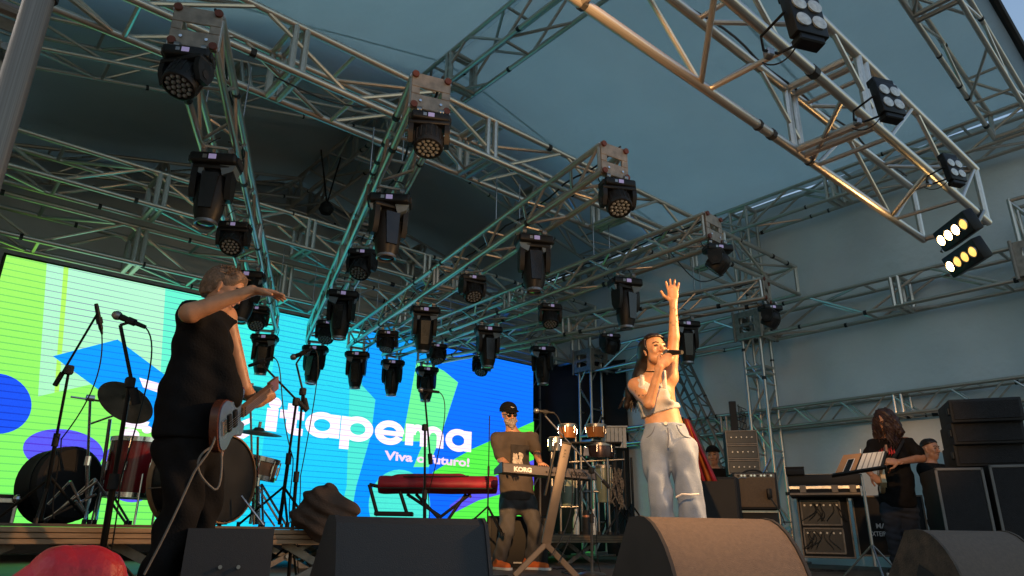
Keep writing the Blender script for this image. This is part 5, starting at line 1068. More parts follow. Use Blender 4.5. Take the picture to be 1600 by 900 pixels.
cymbal('dark cymbal tilted on a boom stand between far left stand and bass player', at(199, 626, c=4.9), 0.20, (0.25, -0.75, 0.62), drumbase(135, 812, 4.7), at(141, 622, c=4.75))
cymbal('thin cymbal seen edge on right of the bass player\'s hip', at(404, 674, c=5.1), 0.17, (0.05, -0.06, 1), drumbase(402, 812, 5.1))
cymbal('dim cymbal behind the bass player\'s fretting hand', at(392, 612, c=5.6), 0.2, (0.1, 0.12, 1), drumbase(398, 812, 5.6))
c2 = thing('drum_hardware_stand', 'short chrome stand with angled arm beside the red floor tom', 'stand', drumbase(150, 815, 4.9)); q = Vector(c2.location)
for nm, a, b, r_ in (('pole', at(150, 812, c=4.9), at(172, 655, c=4.9), 0.012), ('arm', at(142, 662, c=4.9), at(190, 645, c=4.9), 0.007)): tube(nm, Vector(a)-q, Vector(b)-q, r_, CHROME, c2)
stand_tripod(c2, 0, 0.25, CHROME, 0.3)
# big round black drum case standing on edge, low case and pedal at far left
dc = at(94, 765, c=5.0); t = thing('drum_case', 'large round black case standing on edge at the left of the riser', 'case', (dc.x, dc.y, RZL)); M4 = Matrix.Translation((0, 0, 0.265)) @ Vector((0.45, -0.85, 0.12)).to_track_quat('Z', 'Y').to_matrix().to_4x4()
part('shell', MB().lathe([(0, -0.13), (0.24, -0.13), (0.265, -0.11), (0.265, 0.11), (0.24, 0.13), (0, 0.13)], 36, M4), BLKM, t); part('rim', MB().lathe([(0.262, 0.02), (0.272, 0.02), (0.272, 0.05), (0.262, 0.05)], 36, M4, cap=False), BLK, t)
p = at(105, 800, c=4.5); t = thing('folded_hardware', 'folded chrome drum hardware lying before the round black case', 'stand', (p.x, p.y, RZL)); q = Vector(t.location)
for a, b in (((85, 803), (152, 752)), ((75, 788), (110, 752)), ((110, 752), (135, 805)), ((70, 812), (150, 772)), ((118, 782), (134, 806))): tube('rod', at(*a, c=4.5)-q, at(*b, c=4.55)-q, 0.009, CHROME, t, 8)
v, w, h = vf(-25, 32, 772, 4.6, RZL); t = thing('flight_case', 'small black case with metal edge cut by the left picture edge', 'flight case', v.p, -v.az); part('shell', MB().cbox((0, 0.15, (h)/2), (w, 0.3, h), 0.008, 1), BLKM, t, False); part('edge_trim', MB().cbox((0, -0.005, h-0.04), (w, 0.012, 0.03), 0.003, 1), ALU, t, False); part('edge_trim', MB().cbox((w/2-0.012, -0.005, h/2), (0.02, 0.012, h), 0.003, 1), ALU, t, False)
part('corner_ball', MB().lathe([(0, -0.03), (0.024, -0.018), (0.03, 0), (0.024, 0.018), (0, 0.03)], 10, Matrix.Translation((w/2-0.012, -0.01, h-0.03))), CHROME, t)
# kick pedal
t = thing('kick_pedal', 'chrome kick drum pedal at the edge of the bass drum', 'pedal', drumbase(262, 812, 4.5)); part('footboard', MB().box((0, 0, 0.06), (0.09, 0.28, 0.012), Matrix.Rotation(0.35, 3, 'X')), CHROME, t, False); tube('beater_rod', (0, 0.12, 0.08), (0.02, 0.16, 0.27), 0.006, CHROME, t); part('hoop_clamp', MB().cbox((0, 0.15, 0.1), (0.1, 0.04, 0.05), 0.006, 1), CHROME, t)
# ---- brown jacket heaped on the riser end
v = View(*at(505, 805, c=4.55)[:2], RZL); pr = [(v(470, 805), v(505, 785), 0.07, 0.10, 0.05), (v(505, 785), v(545, 800), 0.10, 0.07, 0.05), (v(500, 822), v(535, 815), 0.09, 0.08, 0.05), (v(488, 778), v(508, 776), 0.05, 0.045, 0.05)]
V, F = grow([N(p) for p in pr], 0.009, None, 0.013, 34, seed=31); tag(part('crumpled_bag', vf_mesh('bag', [(V, F)], mat('brown_canvas', (0.055, 0.036, 0.026), 0.85, 0, 0.3, 10, 0.5, 120))), 'crumpled brown canvas bag on the end of the drum riser', 'bag').location = v.p
bpy.data.objects['crumpled_bag'].rotation_euler = (0, 0, -v.az)
# ---- red quilted jacket at the lower left corner
v = View(*at(105, 890, c=1.75)[:2], 0.0); pr = [(v(30, 935), v(95, 902), 0.05, 0.06, 0.05), (v(95, 902), v(146, 902), 0.06, 0.055, 0.05), (v(146, 902), v(158, 940), 0.055, 0.05, 0.05), (v(60, 960), v(150, 950), 0.07, 0.07, 0.04)]
def quilt(P): return -0.006*np.abs(np.sin(P[:, 0]*34+P[:, 1]*8+0.5*np.sin(P[:, 2]*20)))**0.5
V, F = grow([N(p) for p in pr], 0.005, lambda P: 0.003-P[:, 2], 0.001, 55, disp=quilt, seed=17); o = part('red_jacket', vf_mesh('jacket', [(V, F)], mat('red_nylon', (0.52, 0.012, 0.02), 0.45, 0, 0.2, 8, 0.4, 60))); o.location = v.p; o.rotation_euler = (0, 0, -v.az); tag(o, 'bright red quilted jacket heaped at the lower left corner', 'jacket')

# ---- floor monitors
def wedge(label, x0, x1, yt, c, turn, L, prof, endm, bodym, handles=True):
    p = at((x0+x1)/2, yt, c=c); az = math.atan2(p.x, p.y); t = thing('floor_monitor', label, 'speaker', (p.x, p.y, 0), -az+turn, 'floor monitors')
    s = p.z/max(q[1] for q in prof); pf = [(a*s, b*s) for a, b in prof]
    part('cabinet', MB().prism(pf, (-L/2, 0, 0), (0, 1, 0), (0, 0, 1), (L, 0, 0)), bodym, t)
    for sgn in (-1, 1): part('end_panel', MB().prism([(a*1.012-0.003, b*1.008) for a, b in pf], (sgn*(L/2+0.001)-(0.012 if sgn < 0 else 0), 0, 0.0), (0, 1, 0), (0, 0, 1), (0.012, 0, 0)), endm, t)
    return t, s
PB = [(-0.17, 0.0), (-0.055, 0.40), (-0.03, 0.42), (0.04, 0.42), (0.07, 0.40), (0.34, 0.1), (0.34, 0.0)]
t, s = wedge('big black floor monitor in the centre foreground', 527, 754, 809, 2.15, math.radians(20), 0.46, PB, BLKP, BLKP)
for dx in (0.03, 0.15):
    part('jack_socket', MB().cyl((dx, -0.118, 0.2), (dx, -0.108, 0.2), 0.012, n=12), STEEL, t); part('jack_hole', MB().cyl((dx, -0.1195, 0.2), (dx, -0.110, 0.2), 0.008, n=12), BLKM, t)
CURV = [(-0.2, 0.0)]+[(-0.2+0.26*(1-math.cos(a))*0.9, 0.42*math.sin(a)) for a in np.linspace(0.25, PI/2, 9)]+[(0.1, 0.415), (0.3, 0.14), (0.3, 0.0)]
BRN = mat('worn_brown_carpet', (0.105, 0.077, 0.058), 0.8, 0, 0.14, 70, 0.35, 320); PLY = mat('speckled_plywood', (0.06, 0.042, 0.028), 0.75, 0, 0.45, 28, 0.4, 150)
t, s = wedge('rounded floor monitor lit orange in front of the singer', 1022, 1196, 809, 2.25, math.radians(34), 0.46, CURV, BLKM, BRN)
t, s = wedge('rounded floor monitor with speckled plywood end at lower right', 1474, 1545, 829, 3.0, math.radians(46), 0.44, CURV, PLY, BRN)
part('grip_slot', MB().box((-0.2345, 0.0, 0.21), (0.006, 0.12, 0.05), Matrix.Rotation(0.5, 3, 'X')), BLKM, t, False)
part('speaker_ring', MB().lathe([(0.09, 0), (0.105, 0), (0.105, 0.008), (0.09, 0.008)], 28, Matrix.Translation((-0.236, -0.02, 0.08)) @ Matrix.Rotation(-PI/2, 4, 'Y'), cap=False), BLKM, t)
v, w, h = vf(296, 430, 826, 3.35, 0.0); t = thing('floor_monitor', 'low black floor monitor behind the bass player\'s legs', 'speaker', v.p, -v.az, 'floor monitors'); part('cabinet', MB().prism([(-0.1, 0.0), (-0.02, h), (0.1, h), (0.3, 0.08), (0.3, 0)], (-w/2, 0, 0), (0, 1, 0), (0, 0, 1), (w, 0, 0)), BLKP, t)
for dx in (-0.03, 0.05): part('jack_socket', MB().cyl((dx, -0.075, 0.2), (dx, -0.06, 0.2), 0.009, n=10), STEEL, t)

# ---- keyboard on leaning column stand
KB = mat('keyboard_grey_brown', (0.11, 0.095, 0.085), 0.5, 0.1, 0.1)
v = View(*at(858, 735, c=6.55)[:2], 0.0); t = thing('synthesizer', 'slim keyboard with its back to the camera in front of the bearded player', 'keyboard', v.p, -v.az)
a, b = Vector(v(786, 730, -0.12)), Vector(v(929, 742, 0.16)); ax = (b-a).normalized(); up = Vector((0, 0, 1)); up = (up-ax*up.dot(ax)).normalized(); bk = ax.cross(up)*-1
bk = bk if bk.y < 0 else -bk; L = (b-a).length
part('case', MB().prism([(-0.03, -0.045), (0.0, 0.035), (0.03, 0.045), (0.12, 0.03), (0.30, 0.0), (0.30, -0.04)], a, -bk, up, ax*L), KB, t, False)
part('end_cheek', MB().prism([(-0.03, -0.05), (0.0, 0.04), (0.03, 0.05), (0.12, 0.036), (0.31, 0.006), (0.31, -0.045)], a-ax*0.012, -bk, up, ax*0.012), BLK, t, False); part('end_cheek', MB().prism([(-0.03, -0.05), (0.0, 0.04), (0.03, 0.05), (0.12, 0.036), (0.31, 0.006), (0.31, -0.045)], b, -bk, up, ax*0.012), BLK, t, False)
km = MB()
for k in range(36): km.box(a+ax*(L*(k+0.5)/36)-bk*0.225+up*0.018, (L/36-0.002, 0.14, 0.012), Matrix((ax, -bk, up)).transposed())
part('keybed', km, mat('ivory_keys', (0.75, 0.74, 0.7), 0.3), t, False)['kind'] = 'stuff'
for k in range(6): part('socket', MB().cyl(a+ax*(L*0.46+k*0.03)+bk*0.02-up*0.012, a+ax*(L*0.46+k*0.03)+bk*0.034-up*0.014, 0.008, n=8), BLKM, t)
def fonto(body, size, m, o, ax_, up_, nrm_, parent, bold=0.0, name='lettering'):
    ob = part(name, font_mesh(body, m, size, bold, name), None, parent); ob.matrix_local = Matrix.Translation(o) @ Matrix((ax_, up_, nrm_)).transposed().to_4x4(); return ob
un = (Vector(up)*0.08+bk*0.03*-1).normalized(); fn = (bk*0.936+up*0.35).normalized(); fu = (up*0.936-bk*0.35).normalized()
WPR = mat('white_print', (0.8, 0.78, 0.78), 0.6); fonto('KORG', 0.062, WPR, a+ax*0.10+bk*0.0275-up*0.028, ax, fu, fn, t, 0.0035); fonto('KROSS', 0.055, BLKM, a+ax*(L-0.25)+bk*0.0265-up*0.024, ax, fu, fn, t, 0.002)
BEI = mat('beige_brown_metal', (0.17, 0.13, 0.095), 0.5, 0.15, 0.12, 6)
st = thing('keyboard_stand', 'leaning tan column stand with forked feet under the keyboard', 'stand', v.p, -v.az)
T0, T1 = Vector(v(885, 694, -0.30)), Vector(v(853, 850, -0.30)); f1, f2 = Vector(v(803, 886, -0.4)), Vector(v(903, 895, -0.45)); f1.z = f2.z = 0.015
d = (T0-T1).normalized(); sx = Vector((1, 0.1, 0)); sx = (sx-d*sx.dot(d)).normalized(); sy = d.cross(sx)
part('column', MB().cbox((T0+T1)/2, (0.085, 0.05, (T0-T1).length), 0.008, 2, Matrix((sx, sy, d)).transposed()), BEI, st); part('column_cap', MB().cbox(T0+d*0.008, (0.095, 0.06, 0.018), 0.004, 1, Matrix((sx, sy, d)).transposed()), BLK, st)
part('column_side_bar', MB().cbox((T0+T1)/2+sy*-0.0-sx*0.05+Vector((0, 0.02, 0.2)), (0.02, 0.05, (T0-T1).length*0.55), 0.004, 1, Matrix((sx, sy, d)).transposed()), BLK, st)  # black bar along one side of the column
for f in (f1, f2):
    dd = (f-T1).normalized(); s2 = Vector((0, 1, 0)); s2 = (s2-dd*s2.dot(dd)).normalized(); part('foot', MB().cbox((f+T1)/2, (0.05, 0.04, (f-T1).length), 0.006, 1, Matrix((s2.cross(dd), s2, dd)).transposed()), BEI, st)
for yy in (0.05,): part('support_arm', MB().cbox(Vector(v(876, 742, -0.15)), (0.05, 0.34, 0.03), 0.006, 1), BLK, st)
fonto('K A C', 0.03, BLKM, Vector(v(882, 702, -0.33)), -d, sx, sx.cross(d) if sx.cross(d).y < 0 else -sx.cross(d), st)
for a_, b_ in (((905, 742), (872, 880)), ((893, 742), (860, 870))):
    part('cable', MB().path(bez(v(*a_, -0.1), v(a_[0]+8, 800, -0.3), v(b_[0]+20, 840, -0.35), v(*b_, -0.5), 14), 0.005, 6), RUB, st)
# ---- red cased keyboard on its crossed stand
v = View(*at(685, 757, c=7.15)[:2], 0.33); t = thing('cased_keyboard', 'keyboard in a padded dark red soft case lying on a crossed stand', 'keyboard case', v.p, -v.az); a, b = v(592, 757), v(776, 758)
V, F = grow([N(p) for p in ((A(a[0]+0.08, 0, a[2]-0.0), A(b[0]-0.08, 0.0, b[2]), 0.19, 0.19, A(0, 0, 1), 0.48, 0.02), (A(a[0]+0.2, -0.05, a[2]+0.06), A(b[0]-0.4, -0.02, b[2]+0.065), 0.09, 0.09, A(0, 0, 1), 0.5, 0.02))], 0.012, lambda P: np.maximum(P[:, 0]-b[0], a[0]-P[:, 0]), 0.005, 18, seed=9); rn = mat('wine_red_nylon', (0.26, 0.012, 0.028), 0.6, 0, 0.25, 8, 0.3, 80); o = part('soft_case', vf_mesh('case', [(V, F)], rn), None, t)
part('zip', MB().path([(a[0]+0.03, -0.195, a[2]-0.045), (b[0]-0.02, -0.195, b[2]-0.045)], 0.008, 6), BLKM, o); part('zip', MB().path([(a[0]+0.25, -0.16, a[2]+0.07), (b[0]-0.3, -0.16, b[2]+0.075)], 0.006, 6), BLKM, o)
kst = thing('crossed_stand', 'black crossed keyboard stand under the red case', 'stand', v.p, -v.az)
for p_, q_ in (((636, 772), (690, 808)), ((650, 772), (686, 810)), ((735, 772), (688, 808)), ((728, 772), (700, 812))): tube('leg', Vector(v(*p_, 0.05)), Vector(v(q_[0], q_[1], 0.0))*1.0+Vector((0, 0, 0.0)), 0.016, BLK, kst)
for p_ in ((640, 776), (735, 776)): tube('top_bar', Vector(v(*p_, -0.2)), Vector(v(*p_, 0.2)), 0.014, BLK, kst)
for p_ in ((690, 812), (700, 812)): tube('floor_bar', Vector((v(*p_)[0], -0.2, 0.02)), Vector((v(*p_)[0], 0.2, 0.02)), 0.014, BLK, kst)
fs_ = thing('folding_frame', 'black folding frame leaning beside the red case', 'stand', v.p, -v.az)
for p_, q_ in (((577, 757), (590, 806)), ((577, 757), (605, 763)), ((625, 768), (637, 806))): tube('bar', Vector(v(*p_, -0.12)), Vector(v(*q_, -0.12)), 0.018, BLK, fs_)
part('shelf', MB().cbox(Vector(v(616, 803, -0.05)), (0.38, 0.3, 0.04), 0.006, 1), BLK, fs_)
# ---- black loudspeaker behind the keyboard player
v, w, h = vf(766, 790, 806, 7.6, 0.0); t = thing('loudspeaker', 'black cabinet on the floor behind the keyboard player\'s legs', 'speaker', v.p, -v.az); part('cabinet', MB().cbox((0.22, 0.2, h/2), (0.66, 0.4, h), 0.012, 2), BLKP, t); part('grille', MB().cbox((0.22, -0.003, h/2), (0.58, 0.01, h-0.08), 0.004, 1), BLKM, t); part('badge', MB().box((0.22, -0.011, 0.06), (0.09, 0.004, 0.015)), STEEL, t, False)
# ================================================================ PERCUSSION
HON = mat('honey_wood', (0.36, 0.13, 0.03), 0.25, 0, 0.3, 6, stretch=(1, 1, 0.2)); SKN = mat('drum_skin', (0.36, 0.34, 0.31), 0.6); PALEC = mat('pale_green_shell', (0.20, 0.25, 0.19), 0.35); CHB = mat('stand_chrome_dull', (0.22, 0.22, 0.22), 0.35, 0.9)
pv = View(*at(910, 700, c=7.35)[:2], 0.355)
def handdrum(label, x, yt, yb, r1, r2, shell, dy=0.0, cat='drum', group='percussion drums'):
    t = thing('hand_drum', label, cat, pv.p, -pv.az, group); a, b = pv(x, yt, dy), pv(x, yb, dy); h = a[2]-b[2]; M4 = Matrix.Translation(Vector(b))
    part('shell', MB().lathe([(0, 0), (r2, 0), ((r1+r2)/2*1.06, h*0.55), (r1, h*0.97), (r1*0.95, h)], 26, M4), shell, t); part('skin', MB().lathe([(0, h+0.006), (r1*0.97, h+0.005), (r1*1.01, h-0.012)], 26, M4, cap=False), SKN, t)
    part('rim', MB().lathe([(r1, h-0.03), (r1*1.08, h-0.03), (r1*1.08, h-0.002), (r1, h-0.002)], 26, M4, cap=False), CHB, t)
    for k in range(6):
        e = Vector((math.cos(k*PI/3+.3), math.sin(k*PI/3+.3), 0)); tube('tension_rod', Vector(b)+e*r1*1.06+Vector((0, 0, h-0.02)), Vector(b)+e*(r1+r2)/2*1.1+Vector((0, 0, h*0.35)), 0.005, CHROME, t, 6)
    return t
handdrum('honey coloured bongo with pale skin, the left one of the pair', 887, 664, 685, 0.098, 0.085, HON); handdrum('honey coloured bongo with pale skin, the right one of the pair', 931, 664, 684, 0.108, 0.09, HON)
handdrum('pale conga drum standing below the left bongo', 886, 735, 790, 0.10, 0.07, PALEC, 0.1); handdrum('pale conga drum standing right of the column stand', 944, 728, 785, 0.10, 0.075, PALEC, 0.12)
handdrum('dark timbale drum mounted beneath the right bongo', 938, 694, 716, 0.15, 0.15, mat('dark_timbale', (0.05, 0.03, 0.03), 0.25, 0.6), 0.05)
handdrum('steel timbale drum at the left of the percussion rack', 868, 684, 705, 0.075, 0.075, CHB, 0.0)
rk = thing('percussion_rack', 'tubular chrome rack holding bongos and timbales on the riser', 'stand', pv.p, -pv.az)
for i, (x, yt) in enumerate(((862, 690), (875, 700), (899, 672), (907, 690), (917, 740), (933, 720), (948, 690), (958, 700), (974, 705), (986, 715))):
    q = Vector(pv(x, yt, 0.05*(i % 3))); tube('pole', (q.x, q.y, 0.0), q, 0.013 if i % 2 else 0.016, CHB if i < 7 else BLK, rk); part('pole_foot', MB().cyl((q.x, q.y, 0), (q.x, q.y, 0.03), 0.03, n=10), RUB, rk)
for a_, b_ in (((862, 692), (948, 694)), ((890, 722), (975, 718)), ((905, 768), (935, 768)), ((875, 792), (905, 792))): tube('cross_tube', Vector(pv(*a_, 0.02)), Vector(pv(*b_, 0.02)), 0.011, CHB, rk)
part('tray', MB().cbox(Vector(pv(925, 694, 0.05)), (0.62, 0.3, 0.02), 0.006, 1), BLKM, rk)
for x, y, nm in ((916, 712, 'cowbell'), (932, 712, 'cowbell')): part(nm, MB().prism([(-0.03, 0), (-0.022, 0.09), (0.022, 0.09), (0.03, 0)], Vector(pv(x, y, -0.08)), (1, 0, 0), (0, 0.3, 1), (0, 0.04, 0)), CHB, rk, False)
for i in range(3):
    p0 = Vector(pv(960+i*12, 720, 0.0)); a_ = 0.5+i; 
    for k in range(3): q = Vector((p0.x+0.22*math.cos(a_+k*2.1), p0.y+0.22*math.sin(a_+k*2.1), 0.01)); tube('stand_leg', (p0.x, p0.y, 0.3), q, 0.009, BLK, rk, 6)
t = thing('tassel_rattle', 'dark ribbon and shell rattle hanging right of the congas', 'rattle', pv.p, -pv.az); rr = random.Random(3); hm = MB()
for k in range(26):
    x, y = 962+rr.uniform(-8, 12), 735+rr.uniform(-6, 40); p0 = Vector(pv(x, y, -0.03)); hm.path([p0, p0+Vector((rr.uniform(-.02, .02), 0, -0.06)), p0+Vector((rr.uniform(-.04, .04), 0, -0.14))], 0.008, 5)
part('fringe', hm, mat('speckled_fringe', (0.10, 0.085, 0.07), 0.7, 0, 0.8, 60), t)['kind'] = 'stuff'
for x, lb in ((900, 'clear water bottle on the percussion riser, left of the flask'), (927, 'clear water bottle on the percussion riser, right of the flask')):
    b_ = Vector(pv(x, 800, -0.12)); t = thing('water_bottle', lb, 'bottle', pv.p, -pv.az); part('bottle', MB().lathe([(0, 0), (0.032, 0), (0.034, 0.1), (0.03, 0.16), (0.013, 0.2), (0.013, 0.225), (0, 0.225)], 16, Matrix.Translation((b_.x, b_.y, 0.0))), mat('clear_plastic', (0.5, 0.55, 0.56), 0.1, 0.0, 0.2, 30), t); part('cap', MB().cyl((b_.x, b_.y, 0.222), (b_.x, b_.y, 0.245), 0.015, n=12), WTOP, t)
b_ = Vector(pv(916, 800, -0.14)); t = thing('flask', 'black flask with a copper band between two bottles', 'bottle', pv.p, -pv.az); part('flask_body', MB().lathe([(0, 0), (0.04, 0), (0.04, 0.2), (0.03, 0.23), (0, 0.235)], 18, Matrix.Translation((b_.x, b_.y, 0))), BLKM, t); part('band', MB().lathe([(0.0405, 0.165), (0.0415, 0.165), (0.0415, 0.185), (0.0405, 0.185)], 18, Matrix.Translation((b_.x, b_.y, 0)), cap=False), mat('copper_band', (0.5, 0.2, 0.12), 0.35, 0.5), t)
# pale slatted box behind the bongos
t = thing('slatted_box', 'pale slatted wooden box behind the right bongo', 'box', pv.p, -pv.az); q = Vector(pv(960, 684, 0.3))
for k in range(6): part('slat', MB().cbox(q+Vector((-0.11+k*0.044, 0, 0.0)), (0.04, 0.02, 0.22), 0.003, 1), mat('grey_painted_wood', (0.36, 0.38, 0.38), 0.7), t, False)
part('lid', MB().cbox(q+Vector((0, 0.1, 0.12)), (0.3, 0.24, 0.02), 0.004, 1), mat('grey_painted_wood', (0.36, 0.38, 0.38), 0.7), t, False); part('post', MB().cyl(q+Vector((0, 0.1, -0.12)), (q.x, q.y+0.1, 0.0), 0.02, n=10), BLK, t)

# ================================================================ BACKLINE AT RIGHT
TAN = mat('brown_grille_cloth', (0.13, 0.09, 0.055), 0.85, 0, 0.12, 60, 0.3, 300)
def vbox(name, label, cat, x0, x1, yt, yb, c, dep, m, turn=0.0, z0=None, group=None, bev=0.012):
    v, w, h = vf(x0, x1, yt, c); zb = max(0.0, v((x0+x1)/2, yb)[2]) if z0 is None else z0
    t = thing(name, label, cat, (v.p[0], v.p[1], zb), -v.az+turn, group); H = h-zb
    part('cabinet', MB().cbox((0, dep/2, H/2), (w, dep, H), bev, 2), m, t); return t, w, H, v
t, w, H, v = vbox('guitar_amplifier', 'brown cloth fronted guitar amplifier beside the truss column', 'amplifier', 1143, 1213, 738, 796, 7.4, 0.25, BLKM, 0.12)
part('grille_cloth', MB().cbox((0, -0.004, H*0.46), (w-0.05, 0.012, H*0.80), 0.004, 1), TAN, t); cp_ = part('control_panel', MB().cbox((0, 0.0, H-0.035), (w-0.04, 0.014, 0.045), 0.003, 1), mat('panel_grey', (0.10, 0.10, 0.10), 0.4, 0.3), t)
for k in range(11): part('knob', MB().cyl((-w/2+0.06+k*(w-0.12)/10, -0.006, H-0.035), (-w/2+0.06+k*(w-0.12)/10, -0.022, H-0.035), 0.011, n=10), CHROME if k % 3 else BLK, cp_)
part('handle', MB().path(bez((-0.1, 0.12, H), (-0.08, 0.12, H+0.04), (0.08, 0.12, H+0.04), (0.1, 0.12, H), 8), 0.01, 6), BLKM, t); part('badge', MB().path([(-w/2+0.05, -0.013, H*0.82), (-w/2+0.09, -0.013, H*0.85), (-w/2+0.14, -0.013, H*0.84)], 0.004, 5), CHROME, t)
mk = part('clip_microphone', MB().cbox((w*0.28, -0.05, H*0.42), (0.05, 0.05, 0.10), 0.012, 2), BLK, t); part('clip_cable', MB().path(bez((w*0.28, -0.05, H*0.38), (w*0.3, -0.08, H*0.2), (w*0.45, -0.08, H*0.1), (w*0.55, -0.05, -0.15), 10), 0.006, 5), RUB, mk)
t, w, H, v = vbox('flight_case', 'black flight case with pale rim under the brown amplifier', 'flight case', 1140, 1216, 797, 856, 7.38, 0.5, BLKM, 0.12); part('edge_trim', MB().cbox((0, -0.004, H-0.014), (w, 0.012, 0.026), 0.003, 1), ALU, t, False); part('latch', MB().cbox((0.1, -0.01, H*0.6), (0.06, 0.015, 0.06), 0.004, 1), STEEL, t)
t, w, H, v = vbox('loudspeaker', 'black loudspeaker cabinet directly right of the singer\'s jeans', 'speaker', 1095, 1150, 745, 860, 7.0, 0.35, BLKM, -0.1); part('grille', MB().cbox((0, -0.004, H/2), (w-0.03, 0.012, H-0.04), 0.004, 1), BLKP, t)
# rack of silver edged amplifiers
t, w, H, v = vbox('amplifier_rack', 'open rack of silver framed amplifiers left of the truss column', 'rack', 1132, 1182, 672, 742, 8.3, 0.4, BLKM, 0.1); zz = [0.0, 0.24, 0.48, 0.72]
t.location.z = max(t.location.z, 0.0)
for k in range(3):
    z_ = H*(0.17+0.33*k); u_ = part('rack_unit', MB().cbox((0, -0.006, z_), (w-0.03, 0.02, H*0.26), 0.004, 1), mat('rack_dark_blue', (0.03, 0.035, 0.04), 0.35, 0.3), t)
    for s_ in (-1, 1): part('frame_rail', MB().cbox((0, -0.012, z_+s_*H*0.145), (w, 0.016, 0.018), 0.003, 1), ALUD, t, False)
    for j in range(5): part('knob', MB().cyl((-w*0.32+j*w*0.16, -0.016, z_), (-w*0.32+j*w*0.16, -0.032, z_), 0.009, n=8), STEEL, u_)
for s_ in (-1, 1): part('frame_post', MB().cbox((s_*(w/2-0.008), -0.01, H/2), (0.018, 0.016, H), 0.003, 1), ALUD, t, False)
tube('leg', (-w/2+0.03, 0.2, 0), (-w/2+0.03, 0.2, -t.location.z), 0.02, STEEL, t); tube('leg', (w/2-0.03, 0.2, 0), (w/2-0.03, 0.2, -t.location.z), 0.02, STEEL, t)
v = View(*at(1160, 650, c=8.4)[:2], 0.0); t = thing('antenna_panel', 'black flat panel and wire cage on a thin pole above the amplifier rack', 'panel', v.p, -v.az)
a = Vector(v(1146, 650)); part('panel', MB().cbox(a, (0.085, 0.02, 0.36), 0.006, 1), BLKM, t); tube('pole', a-Vector((0, 0, 0.15)), Vector((a.x, a.y, 1.2)), 0.01, BLK, t)
for k in range(5): tube('wire', Vector(v(1153+k*2.5, 632+k*3, 0.05)), Vector(v(1158+k*2.5, 672+k, 0.05)), 0.005, BLK, t, 6)
for k in range(4): tube('wire', Vector(v(1152, 634+k*11, 0.05)), Vector(v(1166, 640+k*11, 0.05)), 0.005, BLK, t, 6)
tube('wire_pole', Vector(v(1161, 672, 0.05)), Vector((v(1161, 672, 0.05)[0], 0.05, 1.2)), 0.009, BLK, t)
# rainbow cloth hanging behind the singer
v = View(*at(1095, 700, c=6.2)[:2], 0.0); t = thing('rainbow_cloth', 'hanging cloth striped gold, red and orange just behind the singer', 'cloth', v.p, -v.az)
for k, (c0, nm) in enumerate((((0.42, 0.22, 0.02), 'gold'), ((0.45, 0.10, 0.02), 'amber'), ((0.40, 0.02, 0.03), 'red'), ((0.55, 0.14, 0.01), 'orange'), ((0.35, 0.015, 0.03), 'crimson'))):
    mb = MB(); a0, a1 = v(1066+k*1.5, 655), v(1068+(k+1)*1.5, 655); e0, e1 = v(1078+k*8.5, 752), v(1078+(k+1)*8.5, 752); n_ = 8
    for i in range(n_+1):
        s_ = i/n_; p0 = A(*(a0+(e0-a0)*s_**0.8)); p1 = A(*(a1+(e1-a1)*s_**0.8)); md = (p0+p1)/2+A(0, -0.03-0.02*math.sin(s_*7+k), 0); mb.v += [tuple(p0), tuple(md), tuple(p1)]
    for i in range(n_): q = i*3; mb.f += [(q, q+1, q+4, q+3), (q+1, q+2, q+5, q+4)]
    o = part('stripe', mb, mat('cloth_'+nm, c0, 0.8, 0, 0.25, 12), t); md_ = o.modifiers.new('thick', 'SOLIDIFY'); md_.thickness = 0.006
tube('pole', Vector(v(1066, 652, 0.02)), Vector((v(1075, 800)[0], 0.03, 0.0)), 0.012, BLK, t)
# flight cases, desk and mixers behind the music stand
def trims(t, w, H, dep=0.0, r=0.02):
    for s_ in (-1, 1):
        part('edge_trim', MB().cbox((s_*(w/2-r/2), -0.004, H/2), (r, 0.014, H), 0.003, 1), ALUD, t, False); part('edge_trim', MB().cbox((0, -0.006, H/2+s_*(H/2-r/2)), (w, 0.014, r), 0.003, 1), ALUD, t, False)
t, w, H, v = vbox('flight_case', 'tall black rack case with two framed openings left of the music stand', 'flight case', 1243, 1324, 775, 872, 8.2, 0.5, BLKM)
trims(t, w, H)
for k, (a_, b_) in enumerate(((0.53, 0.92), (0.08, 0.47))):
    fr_ = part('rack_opening', MB().cbox((-0.03, -0.006, H*(a_+b_)/2), (w*0.74, 0.012, H*(b_-a_)), 0.003, 1), mat('rack_dark', (0.01, 0.012, 0.014), 0.4), t)
    for s_ in (-1, 1): part('opening_frame', MB().cbox((-0.03+s_*w*0.37, -0.012, H*(a_+b_)/2), (0.022, 0.012, H*(b_-a_)), 0.003, 1), ALUD, fr_, False); part('opening_frame', MB().cbox((-0.03, -0.014, H*(a_ if s_ < 0 else b_)), (w*0.76, 0.012, 0.022), 0.003, 1), ALUD, fr_, False)
    rr = random.Random(k); cm = MB()
    for j in range(9): x = rr.uniform(-0.2, 0.15); cm.path(bez((x, -0.02, H*b_-0.03), (x+rr.uniform(-.1, .1), -0.05, H*(a_+b_)/2), (x+rr.uniform(-.1, .1), -0.05, H*(a_+b_)/2), (x+rr.uniform(-.15, .15), -0.02, H*a_+0.04), 8), 0.005, 5)
    part('patch_cable', cm, RUB, fr_)['kind'] = 'stuff'
    for j in range(6): part('connector', MB().cyl((-0.2+j*0.07, -0.012, H*b_-0.05), (-0.2+j*0.07, -0.03, H*b_-0.05), 0.012, n=8), STEEL, fr_)
t, w, H, v = vbox('flight_case', 'black flight case with white stencilled letters behind the music stand', 'flight case', 1328, 1440, 774, 870, 8.15, 0.5, BLKM)
